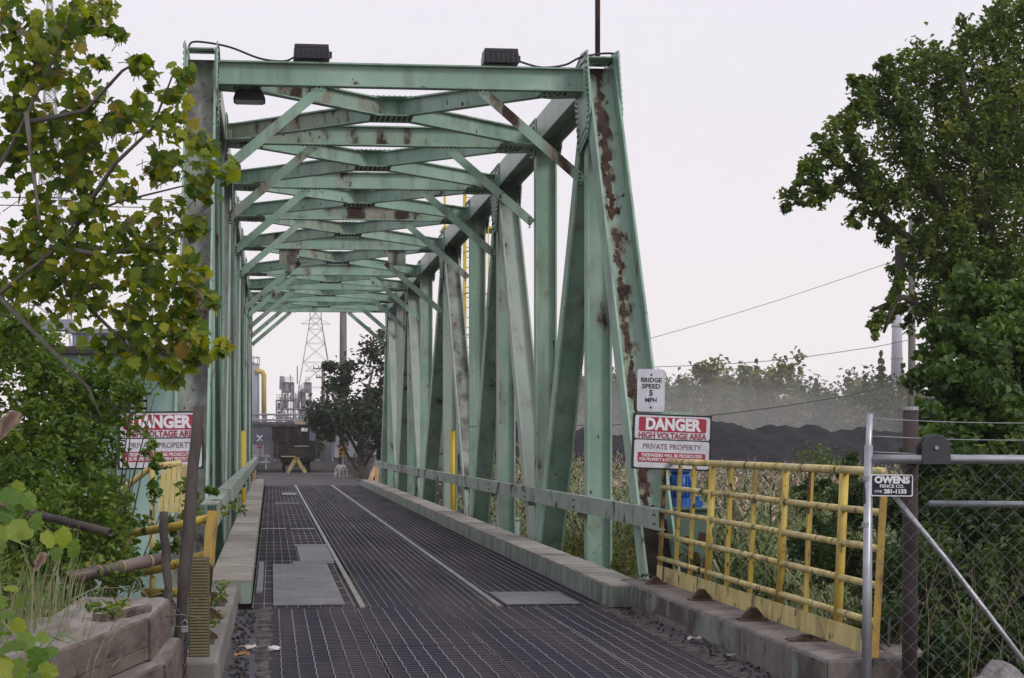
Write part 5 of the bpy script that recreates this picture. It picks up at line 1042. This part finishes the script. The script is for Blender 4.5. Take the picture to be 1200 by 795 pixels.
# thin out to a natural spacing, then the 300 nearest in view become leaves of their own
P_ = np.asarray(P_); rg = random.Random(5); order = list(range(len(P_))); rg.shuffle(order); order = order[:4300]
inview = lambda p: (p[0]/p[1] > -.150)
near = sorted([i for i in order if inview(P_[i])], key=lambda i: P_[i][1])
own = set(near[:300])
big = MB(); tones = []
for i in order:
    p = Vector(P_[i]); n = Vector((rg.gauss(.1, .55), rg.gauss(-.55, .5), rg.gauss(.55, .45))); d = Vector((rg.gauss(.3, .6), rg.gauss(0, .5), rg.gauss(-.65, .5)))
    R_ = leaf_basis(n, d); s = rg.choice((.8, 1, 1.2))*rg.uniform(.034, .062)
    k = rg.randrange(4)
    if i in own:
        o = bpy.data.objects.new('leaf', pme[k]); COL.objects.link(o); o.matrix_world = Matrix.Translation(p) @ R_.to_4x4() @ Matrix.Scale(s, 4); mw = o.matrix_world.copy()
        o.parent = pt; o.matrix_parent_inverse = Matrix.Translation(-Vector(pt.location))
    else:
        big.add([p+R_ @ (Vector(v)*s) for v in protos[k].v], protos[k].f); tones += [rg.random()]*len(protos[k].v)
me = bpy.data.meshes.new('crown'); me.from_pydata(big.v, [], big.f); me.materials.append(lm_plane); at = me.attributes.new('tone', 'FLOAT', 'POINT'); at.data.foreach_set('value', np.array(tones, dtype=np.float32))
o = place(me, 'crown', None); attach(o, pt); o['kind'] = 'stuff'
def px(x, y, Y):                                              # bearing of a point in the near crown, in metres
    return Vector(((x-318)/2200*Y, Y, 1.72+(518-y)/2200*Y))
tw = MB().tube([(-1.95, 10.4, -.7), (-1.9, 10.4, 1.2), (-1.75, 10.3, 2.3), (-1.62, 10.2, 3.2), (-1.5, 10.1, 4.6)], [.11, .09, .055, .03, .012], 10).obj('trunk', bark, pt, True)
limbs = [[(-1.75, 10.3, 2.2), (-1.45, 10.2, 2.50), (-1.15, 10.1, 2.72), (-.95, 10.0, 2.92), (-.78, 9.9, 2.97), (-.42, 9.6, 3.02)],
         [(-1.68, 10.25, 2.8), (-1.35, 10.1, 3.3), (-1.12, 10.0, 3.75), (-.98, 9.8, 4.05)], [(-1.2, 10.1, 2.70), (-.95, 10, 2.42), (-.72, 9.8, 2.2), (-.45, 9.5, 2.15)],
         [(-1.02, 10.0, 2.86), (-.80, 9.8, 3.15), (-.60, 9.6, 3.3), (-.48, 9.4, 3.55)], [(-1.15, 10.0, 2.74), (-.85, 9.8, 2.68), (-.55, 9.5, 2.72), (-.30, 9.3, 2.88)],
         [(-1.45, 10.2, 2.5), (-1.15, 10.1, 2.2), (-.95, 10, 2.0), (-.88, 9.9, 1.85)], [(-1.28, 10.05, 3.45), (-1.22, 10.0, 3.0), (-1.2, 9.95, 2.85)], [(-1.3, 10.1, 3.4), (-.95, 9.8, 3.42), (-.75, 9.65, 3.6), (-.66, 9.5, 3.62)]]
for l in limbs:
    MB().tube(l, [.015-.011*k/(len(l)-1) for k in range(len(l))], 7).obj('branch', bark_g, pt, True)
m = MB()
for i in order[::7]:
    p = Vector(P_[i]); q = p+Vector((rg.gauss(-.05, .04), rg.gauss(.05, .05), rg.gauss(-.02, .05))); m.tube([q, (p+q)/2+Vector((0, 0, .012)), p], [.003, .002, .001], 3, False)
o = m.obj('twig', bark_g, pt); o['kind'] = 'stuff'
# ------------------------------------------------------------------ bushes on the left
lb = thing('leafy_bush', 'large tangled green bush filling the left side behind the pipes', 'bush', (-2.2, 15.5, -.5))
p, t = clumps(LEFT_BUSH, 1050, .20, 26, .4, .45); leaf_cloud('foliage', p, RNG.uniform(.045, .085, len(p)), lm_bush, lb, .62, .2, t)
m = MB(); rg = random.Random(8)
for k in range(60):
    x = rg.uniform(-2.6, -1.35); y = rg.uniform(15.2, 17.0); a_ = Vector((x, y, -.6)); b_ = Vector((x+rg.uniform(-.5, .6), y+rg.uniform(-.5, .5), rg.uniform(.9, 2.2)))
    m.tube([a_, a_.lerp(b_, .5)+Vector((rg.uniform(-.1, .1), 0, .1)), b_], [.014, .009, .004], 5, False)
o = m.obj('stem', bark, lb); o['kind'] = 'stuff'
# thin branches and dead sticks lying below it
m = MB()
for k in range(70):
    x = rg.uniform(-1.9, -.75); y = rg.uniform(11.5, 14.8); z = gz(x, y)+rg.uniform(.15, .95); a_ = rg.uniform(0, 6.3); l = rg.uniform(.2, .6)
    m.tube([(x, y, z), (x+math.cos(a_)*l*.5, y+math.sin(a_)*l*.5, z+rg.uniform(-.05, .1)), (x+math.cos(a_)*l, y+math.sin(a_)*l, z+rg.uniform(-.1, .15))], [.006, .005, .002], 4, False)
o = m.obj('dead_twigs', M('dead_twig', (.14, .115, .095), (.22, .19, .16), 9, rough=.9)); o['kind'] = 'stuff'
# ------------------------------------------------------------------ right tree, vine thicket, undergrowth
rt = thing('tall_tree', 'tall leafy tree leaning in from the right above the fence', 'tree', (9.9, 25.5, -1.2))
p, t = clumps(RIGHT_TREE, 2000, .20, 44, .35, .7); leaf_cloud('crown', p, RNG.uniform(.06, .135, len(p)), lm_tree, rt, .55, .7, t)
MB().tube([(11.4, 25.9, -1.4), (11.1, 25.8, 1.0), (10.5, 25.6, 3), (9.9, 25.4, 5), (9.5, 25.2, 7)], [.26, .22, .17, .11, .04], 12).obj('trunk', bark, rt, True)
for l in ([(10.4, 25.5, 3.2), (9.3, 25.2, 4.1), (8.3, 24.9, 4.8), (7.6, 24.6, 5.5), (6.9, 24.2, 5.1)], [(9.6, 25.3, 4.4), (8.9, 25, 5.6), (8.3, 24.8, 6.4)], [(10.5, 25.5, 3.0), (9.4, 25, 3.3), (8.6, 24.9, 3.7), (8.1, 24.8, 3.5)], [(9.6, 25.3, 4.6), (10.4, 25.6, 6.2), (11, 26, 7.5)], [(8.6, 25, 4.4), (8.5, 24.8, 3.8), (8.25, 24.7, 3.2)]):
    MB().tube(l, [.09-.07*k/(len(l)-1) for k in range(len(l))], 8).obj('branch', bark, rt, True)
vt = thing('vine_thicket', 'dark wall of climbing vine leaves behind the gate at the right edge', 'vine', (6.5, 16.5, -1))
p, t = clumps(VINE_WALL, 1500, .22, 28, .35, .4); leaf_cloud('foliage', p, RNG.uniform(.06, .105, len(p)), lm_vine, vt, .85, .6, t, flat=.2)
m = MB()
for k in range(34):
    x = rg.uniform(6.1, 7.6); y = rg.uniform(15.6, 17.6); m.tube([(x, y, -1.2), (x+rg.uniform(-.3, .3), y, .6), (x+rg.uniform(-.5, .5), y+rg.uniform(-.3, .3), rg.uniform(1.5, 3))], [.02, .014, .006], 5, False)
o = m.obj('stem', bark, vt); o['kind'] = 'stuff'
ub_ = thing('undergrowth', 'dark undergrowth behind the chain link gate and the railing end', 'bush', (5.2, 14.5, -1))
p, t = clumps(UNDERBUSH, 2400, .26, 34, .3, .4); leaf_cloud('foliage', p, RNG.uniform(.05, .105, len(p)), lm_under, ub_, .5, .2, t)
gs = thing('grass_tangle', 'pale dry grass stems tangled behind the chain link gate', 'grass', (4.6, 13.4, 0)); m = MB()
for k in range(70):
    x = rg.uniform(3.95, 6.2); y = rg.uniform(12.6, 14.2); z = max(gz(x, y), -.5); h = rg.uniform(.5, 1.2); a_ = rg.uniform(0, 6.3)
    m.tube([(x, y, z), (x+.1*math.cos(a_), y, z+h*.6), (x+.32*math.cos(a_), y+.2*math.sin(a_), z+h)], [.0035, .0025, .001], 3, False)
o = m.obj('stem', M('dry_stem', (.20, .16, .11), (.14, .11, .075), 9, rough=.9), gs); o['kind'] = 'stuff'
# ------------------------------------------------------------------ reeds
reed_g = M('reed_green', (.095, .145, .046), (.165, .20, .075), 1.1, rough=.7); reed_s = M('reed_straw', (.27, .235, .13), (.20, .185, .095), 2, rough=.85); plume_m = M('reed_plume', (.42, .31, .25), (.56, .44, .36), 1.5, rough=.95)
def reeds(mb, x, y, z, h, rg, blades=6, plume=True, lean=.12, wide=1.0, fine=1):
    a_ = rg.uniform(-.6, .6); top = Vector((x+math.sin(a_)*h*lean+rg.uniform(-.05, .05), y+rg.uniform(-.1, .1), z+h)); bot = Vector((x, y, z)); w = .0045*wide
    mb.cur = 1 if rg.random() < .3 else 0
    mb.add([bot-Vector((w, 0, 0)), bot+Vector((w, 0, 0)), top], [(0, 1, 2)])
    for k in range(blades):
        t = rg.uniform(.12, .85); p = bot.lerp(top, t); b = rg.uniform(0, 6.28); l = h*rg.uniform(.2, .36); d = Vector((math.cos(b), math.sin(b), 0)); up = rg.uniform(.35, 1.0)
        q = p+d*l*.5+Vector((0, 0, l*up*.7)); r = p+d*l*rg.uniform(.9, 1.15)+Vector((0, 0, l*(up*.7-rg.uniform(.05, .5)))); s_ = Vector((-d.y, d.x, 0)); s_ = s_ if abs(s_.x) > .3 else Vector((.7, .3, 0)); ww = .013*wide*rg.uniform(.7, 1.3)
        mb.cur = 1 if rg.random() < .16 else 0
        mb.add([p-s_*ww*.4, p+s_*ww*.4, q+s_*ww, q-s_*ww, r], [(0, 1, 2, 3), (3, 2, 4)])
    if plume:
        mb.cur = 2; L_ = h*rg.uniform(.11, .17); s0 = 1 if a_ > 0 else -1
        for k in range(int(11*fine)):
            t = k/(11*fine); p = top+Vector((s0*.25*L_*t*t, 0, L_*(t-.25))); b = rg.uniform(0, 6.28); l = L_*(.36-.26*t)*rg.uniform(.7, 1.2)
            d = Vector((math.cos(b)*.7+.45*s0, math.sin(b)*.6, .55)); q = p+d*l; n = Vector((.5*l*.35, .1*l, -.1*l))*wide**.3
            mb.add([p, p+d*l*.5+n, q, p+d*l*.5-n], [(0, 1, 2, 3)])
rg = random.Random(21); mb = MB()
for k in range(5200):
    Y = 21+90*rg.random()**1.35; lim = ((1005 if Y < 40 else 1080)-318)/2200*Y
    x = rg.uniform(5.0+max(0, (Y-22))*.02, max(7.5, lim+.5)); z = gz(x, Y)
    if Y > 70 and x < 12: continue
    dense = math.sin(x*.9+Y*.23)+math.sin(x*.37-Y*.31+1.3); pl = rg.random() < (.6 if dense > -.3 else .22)*(.6 if Y < 30 else 1)
    h = (2.15 if Y < 60 else 1.9)*rg.uniform(.72, 1.12)*(1.0 if dense > -.6 else .72)
    far = Y > 45
    reeds(mb, x, Y, z, h, rg, 4 if far else 7, pl, .12, 1.0+max(0, Y-25)/26)
o = mb.obj('reed_bed', [reed_g, reed_s, plume_m]); o['kind'] = 'stuff'
# weeds at the water's edge right below the truss
wd = thing('goldenrod_patch', 'yellow green weeds growing behind the near right truss posts', 'weeds', (5, 24, -1.2))
GOLD = [(5.1, 22.0, .15, .5, .5, .6, .5), (5.5, 23.5, .1, .6, .6, .6, .5), (5.0, 25.2, .0, .5, .6, .6, .45), (5.6, 27, -.1, .6, .8, .6, .45), (5.2, 29.5, -.2, .6, .9, .6, .4), (5.4, 33, -.3, .6, 1.2, .6, .4), (5.5, 38, -.4, .6, 1.5, .6, .4), (4.7, 20.9, .05, .25, .4, .35, .2)]
p, t = clumps(GOLD, 2200, .2, 40, .4); leaf_cloud('foliage', p, RNG.uniform(.05, .11, len(p)), leaf_mat('goldenrod_leaf', [(0, (.04, .065, .018)), (.5, (.085, .11, .028)), (.8, (.17, .165, .03)), (1, (.26, .20, .05))], .35), wd, .3, -.5, t)
ds = thing('dark_shrub', 'rounded dark green shrub in the reeds before the coal heap', 'shrub', (13.2, 45, -1.5))
p, t = clumps([(13.4, 45, .75, .9, .8, .7, 1), (12.7, 44.5, .55, .55, .6, .55, .5), (14.2, 45.3, .6, .7, .6, .6, .6)], 1300, .22, 26, .5); leaf_cloud('foliage', p, .10, lm_tree, ds, .55, .4, t)
for k in range(4): MB().tube([(13.4, 45, -1.8), (13.0+k*.3, 45, .5)], [.04, .02], 6).obj('stem', bark, ds)
# bushes left of the bridge, further on
lf = thing('bank_bush', 'green bushes along the left truss behind the cabin', 'bush', (-3, 30, -1))
p, t = clumps([(-3.4, 27, .6, .9, 1.2, 1.0, 1), (-4.2, 31, .8, 1.2, 1.5, 1.2, 1), (-2.6, 36, .1, .8, 1.5, .9, .7), (-3.5, 44, .3, 1.2, 2, 1, .8)], 1500, .22, 26, .5); leaf_cloud('foliage', p, .12, lm_bush, lf, .55, .4, t)
MB().tube([(-3.4, 27, -1.3), (-3.4, 27, .4)], .05, 6).obj('stem', bark, lf)
# ------------------------------------------------------------------ reeds, grass and vine in the left foreground
rg = random.Random(31)
def stem_reed(label, base, tip, L_, rad, seed):
    rr = random.Random(seed); t = thing('plume_reed', label, 'reed', base); B, Tp = Vector(base), Vector(tip)
    MB().tube([B, B.lerp(Tp, .6)+Vector((.01, 0, 0)), Tp], [.006, .005, .003], 6).obj('stem', reed_s, t)
    m = MB(); ax = (Tp-B).normalized()+Vector((.35, 0, -.1)); ax.normalize()
    for k in range(420):
        u = rr.random()**.8; p = Tp+ax*L_*u; r = rad*1.35*(math.sin(math.pi*min(1, .12+.9*u)))*rr.uniform(.4, 1.25); b = rr.uniform(0, 6.28)
        d = ax*.9+Vector((math.cos(b), math.sin(b), -.25))*.75; q = p+d*r; n = d.cross(Vector((0, 1, .2))).normalized()*r*.05
        m.add([p-n*.3, p+d*r*.5+n, q, p+d*r*.5-n], [(0, 1, 2, 3)])
    m.obj('plume', plume_m, t)
    m = MB()
    for k in range(4):
        p = B.lerp(Tp, rr.uniform(.25, .8)); s = rr.choice((-1, 1)); l = rr.uniform(.2, .34); q = p+Vector((s*l*.5, 0, l*.55)); r = p+Vector((s*l, rr.uniform(-.1, .1), l*.3)); w = Vector((.0, .004, .007))
        m.add([p-w*.4, p+w*.4, q+w, q-w, r], [(0, 1, 2, 3), (3, 2, 4)])
    m.obj('blade', reed_g, t); return t
stem_reed('big drooping reed plume at the left edge above the pipes', (-1.40, 9.0, .3), (-1.275, 9.0, 1.72), .17, .05, 1)
stem_reed('lower reed plume at the left edge beside the vine leaves', (-1.32, 8.6, .2), (-1.225, 8.6, 1.36), .13, .04, 2)
stem_reed('small pale reed plume between the vine leaves and the open pipe', (-1.20, 9.3, .4), (-1.15, 9.3, 1.08), .12, .03, 3)
m = MB()
for k in range(420):
    x = rg.uniform(-1.62, -.92); y = rg.uniform(9.6, 12.4); z = .25+rg.uniform(0, .2); h = rg.uniform(.25, .75)*(1.2 if x < -1.25 else .6); s = rg.choice((-1, 1))*rg.uniform(.03, .2); w = rg.uniform(.002, .005); m.cur = 1 if rg.random() < .3 else 0
    m.add([(x-w, y, z), (x+w, y, z), (x+s*.4+w, y, z+h*.6), (x+s*.4-w, y, z+h*.6), (x+s, y+rg.uniform(-.1, .1), z+h)], [(0, 1, 2, 3), (3, 2, 4)])
o = m.obj('tall_grass', [reed_g, reed_s]); o['kind'] = 'stuff'
gv = thing('grape_vine', 'bright green vine with broad leaves in the lower left corner', 'vine', (-1.2, 8.0, 0))
gp = [palm_leaf(s, curl=c, soft=.35) for s, c in ((11, .2), (12, .35), (13, .5))]; gme = [q.mesh('leaf', lm_gv) for q in gp]
spots = [(18, 579, .05), (5, 598, .06), (30, 594, .055), (33, 618, .062), (12, 612, .055), (47, 608, .045), (62, 628, .045), (80, 626, .05), (93, 640, .042), (72, 645, .035), (40, 583, .045), (28, 570, .04), (-8, 585, .06), (4, 632, .05), (3, 700, .05), (14, 715, .055), (28, 728, .04), (5, 735, .06), (20, 752, .06), (38, 745, .05), (52, 765, .055), (8, 775, .065), (30, 778, .06), (62, 782, .05), (45, 792, .05), (15, 795, .06), (66, 758, .04), (55, 742, .035), (-5, 760, .06), (30, 700, .035), (2, 672, .04), (20, 685, .035), (70, 795, .05)]
for k, (a_, b_, s) in enumerate(spots):
    Y = 8.0+rg.uniform(-.5, .5); p = px(a_, b_, Y); s *= 1.5; R_ = leaf_basis(Vector((rg.gauss(0, .4), rg.gauss(-.7, .4), rg.gauss(.6, .35))), Vector((rg.gauss(.2, .5), rg.gauss(-.2, .3), rg.gauss(-.8, .3))))
    o = bpy.data.objects.new('leaf', gme[k % 3]); COL.objects.link(o); o.matrix_world = Matrix.Translation(p) @ R_.to_4x4() @ Matrix.Scale(s, 4); o.parent = gv; o.matrix_parent_inverse = Matrix.Translation(-Vector(gv.location))
for l in ([(-1.45, 8.1, .2), (-1.2, 8, .55), (-1.0, 8, .85), (-.95, 8, .7)], [(-1.4, 8.0, .6), (-1.15, 8, 1.25), (-1.0, 8, 1.42), (-.85, 8, 1.28)], [(-1.25, 8, 1.2), (-1.0, 8, 1.45), (-1.1, 8, 1.52)]):
    MB().tube(l, [.006, .005, .004, .003][:len(l)], 5).obj('stem', M('vine_stem', (.16, .12, .06), (.12, .13, .05), 5, rough=.8), gv, True)
# weeds: sprigs on the left kerb, by the timbers
def sprig(label, c, r, n, size, seed, mt=None, name='weed'):
    t = thing(name, label, 'weed', c); rr = random.Random(seed); m = MB(); pts = []
    for k in range(max(3, n//9)):
        a_ = rr.uniform(0, 6.28); e = Vector((c[0]+math.cos(a_)*r[0], c[1]+math.sin(a_)*r[1], c[2]+r[2]*rr.uniform(.6, 1.3))); b = Vector(c); md = b.lerp(e, .5)+Vector((0, 0, r[2]*.3)); m.tube([b, md, e], [.004, .003, .0015], 4, False)
        for q in range(9): u = rr.uniform(.3, 1); pts.append(tuple((b.lerp(md, u*2) if u < .5 else md.lerp(e, u*2-1))+Vector([rr.gauss(0, size*.4) for _ in range(3)])))
    m.obj('stem', reed_g, t); leaf_cloud('foliage', pts, size, mt or lm_bush, t, .6, .3); return t
sprig('green weed sprig reaching over the left guard rail end', (-.52, 17.3, 1.0), (.42, .3, .10), 50, .075, 1)
for k, (y, lab) in enumerate(((14.6, 'small weed in the nearest pocket of the left concrete kerb'), (16.2, 'small weed in the middle pocket of the left concrete kerb'), (17.9, 'small weed in the farthest pocket of the left concrete kerb'))): sprig(lab, (-.50, y, .235), (.11, .2, .16), 44, .055, 10+k)
sprig('low green weed on the weathered beam by its split plank', (-.98, 11.0, .69), (.16, .2, .08), 45, .06, 20)
sprig('tiny weed tuft at the near corner of the right bridge kerb', (3.9, 19.5, .25), (.18, .15, .06), 30, .04, 21, lm_under)
sprig('weed growing at the foot of the yellow railing behind its bars', (4.5, 17.0, .0), (.3, .5, .5), 80, .07, 22, lm_under)
# ------------------------------------------------------------------ far trees
ft = thing('dark_tree', 'wide dark leafy tree at the far end of the bridge', 'tree', (4.6, 96, -.3))
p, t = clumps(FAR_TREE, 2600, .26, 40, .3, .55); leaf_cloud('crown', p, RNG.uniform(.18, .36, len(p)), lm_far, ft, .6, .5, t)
MB().tube([(4.7, 96, -.5), (4.5, 96, 1.2), (4.6, 96.2, 3), (5.2, 96.5, 5.5)], [.22, .18, .14, .05], 10).obj('trunk', bark, ft, True)
for l in ([(4.5, 96, 1.0), (3.6, 95.5, 2.6), (2.8, 95, 3.2)], [(4.6, 96, 2.0), (5.8, 96, 3.6), (6.3, 97, 5)], [(4.6, 96, .3), (5.4, 96.2, 1.6), (6.4, 96.4, 2.6)], [(4.4, 96, .2), (3.7, 95.8, 1.3), (3.4, 95.6, 2.4)]): MB().tube(l, [.10, .07, .03], 7).obj('branch', bark, ft, True)
fb = thing('roadside_scrub', 'grey green scrub under the dark tree at the far bank', 'bush', (4.5, 88, 0)); p, t = clumps([(4.0, 88, .1, .9, 1, .6, 1), (5.4, 87, .15, 1, 1, .7, 1), (6.8, 86, .2, 1, 1, .8, 1), (4.6, 82, .0, .7, 1, .45, .8)], 900, .25, 20, .4); leaf_cloud('foliage', p, .12, leaf_mat('scrub_leaf', [(0, (.05, .055, .035)), (1, (.13, .12, .08))], .2), fb, .35, -.4, t)
fb = thing('roadside_scrub', 'low scrub left of the track before the far fence rail', 'bush', (-2, 100, 0)); p, t = clumps([(-1.2, 100, .1, .8, 1, .5, .8), (-2.6, 101, .2, 1, 1, .6, 1)], 700, .25, 20, .4); leaf_cloud('foliage', p, .13, lm_far, fb, .35, -.4, t)
decid = leaf_mat('wood_autumn', [(0, (.075, .100, .030)), (.5, (.13, .155, .042)), (.85, (.20, .195, .05)), (1, (.30, .20, .05))], .3); conif = leaf_mat('wood_green', [(0, (.040, .058, .024)), (.6, (.072, .092, .034)), (1, (.13, .135, .048))], .2)
def wood_tree(label, x, y, h, w, kind, seed):
    rr = np.random.default_rng(seed); t = thing('woodland_tree', label, 'tree', (x, y, -.6), 'trees behind the coal heap'); N = 1000
    if kind == 'c':                                            # loose pointed crown in whorls
        lv = rr.random(N)**.8; lv = np.round(lv*13)/13+rr.normal(0, .012, N); a_ = rr.random(N)*6.28; r = w*(1.04-lv)*np.sqrt(rr.random(N))*(.7+.5*rr.random(N)); P = np.stack([x+r*np.cos(a_), y+r*np.sin(a_), -.6+h*(.12+.88*lv)-r*.15], 1); s = .5+.4*(1-lv)
    else:
        bl = [(x+rr.normal(0, w*.45), y+rr.normal(0, w*.4), -.6+h*rr.uniform(.35, .86), w*rr.uniform(.35, .6), w*.5, h*rr.uniform(.10, .16), 1) for _ in range(9)]; P, _ = clumps(bl, 130, .28, 12, .3); s = .7
    leaf_cloud('crown', P, s, decid if kind == 'd' else conif, t, .6, .4)
    MB().tube([(x, y, -.8), (x, y, h*.9-.6)], [.2, .04], 6).obj('trunk', bark, t)
rg = random.Random(44)
specs = []
for k in range(13): specs.append((29+k*2.05+rg.uniform(-.8, .8), rg.uniform(196, 212), rg.uniform(9.2, 12.6), 2.5, 'd'))
for k in range(34): specs.append((42+k*1.55+rg.uniform(-.8, .8), rg.uniform(205, 235), rg.uniform(8.5, 11.0)+(1.6 if k % 4 == 1 else 0), rg.uniform(1.5, 2.3), 'c' if k % 5 else 'd'))
for k, s in enumerate(specs):
    bx = 318+2200*s[0]/s[1]-24
    wh = next(w_ for lim_, w_ in ((700, 'seen through the near right truss panel'), (758, 'seen just left of the white speed sign'), (800, 'rising just right of the white speed sign'), (850, 'above the right edge of the danger sign'), (905, 'behind the highest ridge of the coal heap'), (940, 'just left of the small pale refinery tower'), (985, 'just right of the small pale refinery tower'), (1040, 'left of the pale refinery block'), (9999, 'behind the vine thicket below the chimney')) if bx < lim_)
    ht = 'tall' if s[2] > 11 else ('short' if s[2] < 9.6 else 'middling')
    nm = ht+(' yellowing broad tree ' if s[4] == 'd' else ' pointed dark evergreen ')+wh
    wood_tree(nm, s[0], s[1], s[2], s[3], s[4], 100+k)
p, t = clumps([(28+(k % 26)*3.1, 215 if k < 26 else 243, (3.8 if k < 26 else 3.2)+rg.uniform(0, 2.5), 2.8, 3, 3.8, 1) for k in range(54)], 1000, .25, 16, .4)
o = leaf_cloud('far_wood', p, .6, conif, None, .6, .4, t)
# ------------------------------------------------------------------ haze
def volume(name, mesh_obj, dens, col, aniso=.2):
    m = bpy.data.materials.new(name); m.use_nodes = True; n = m.node_tree.nodes; n.clear(); o_ = n.new('ShaderNodeOutputMaterial'); v = n.new('ShaderNodeVolumePrincipled'); v.inputs['Density'].default_value = dens; v.inputs['Color'].default_value = (*col, 1); v.inputs['Anisotropy'].default_value = aniso
    m.node_tree.links.new(v.outputs[0], o_.inputs['Volume']); mesh_obj.data.materials.clear(); mesh_obj.data.materials.append(m); mesh_obj['kind'] = 'stuff'
HAZE = True
if HAZE:
    volume('haze_air', MB().box(-90, 260, -40, 520, -4, 95).obj('haze', earth), .0004, (1, 1, 1))
    for k_, (x_, y_, z_, a_, b_, c_, d_) in enumerate(((34, 172, 2.0, 26, 10, 5.5, .009), (46, 178, 3.0, 22, 9, 6.0, .009), (26, 168, 3.5, 10, 8, 7, .004))):
        bmv = bmesh.new(); bmesh.ops.create_icosphere(bmv, subdivisions=3, radius=1, matrix=Matrix.LocRotScale((x_, y_, z_), None, (a_, b_, c_))); mev = bpy.data.meshes.new('dust_haze'); bmv.to_mesh(mev); bmv.free(); volume('dust_air', place(mev, 'dust_haze'), d_, (.97, .96, .96))
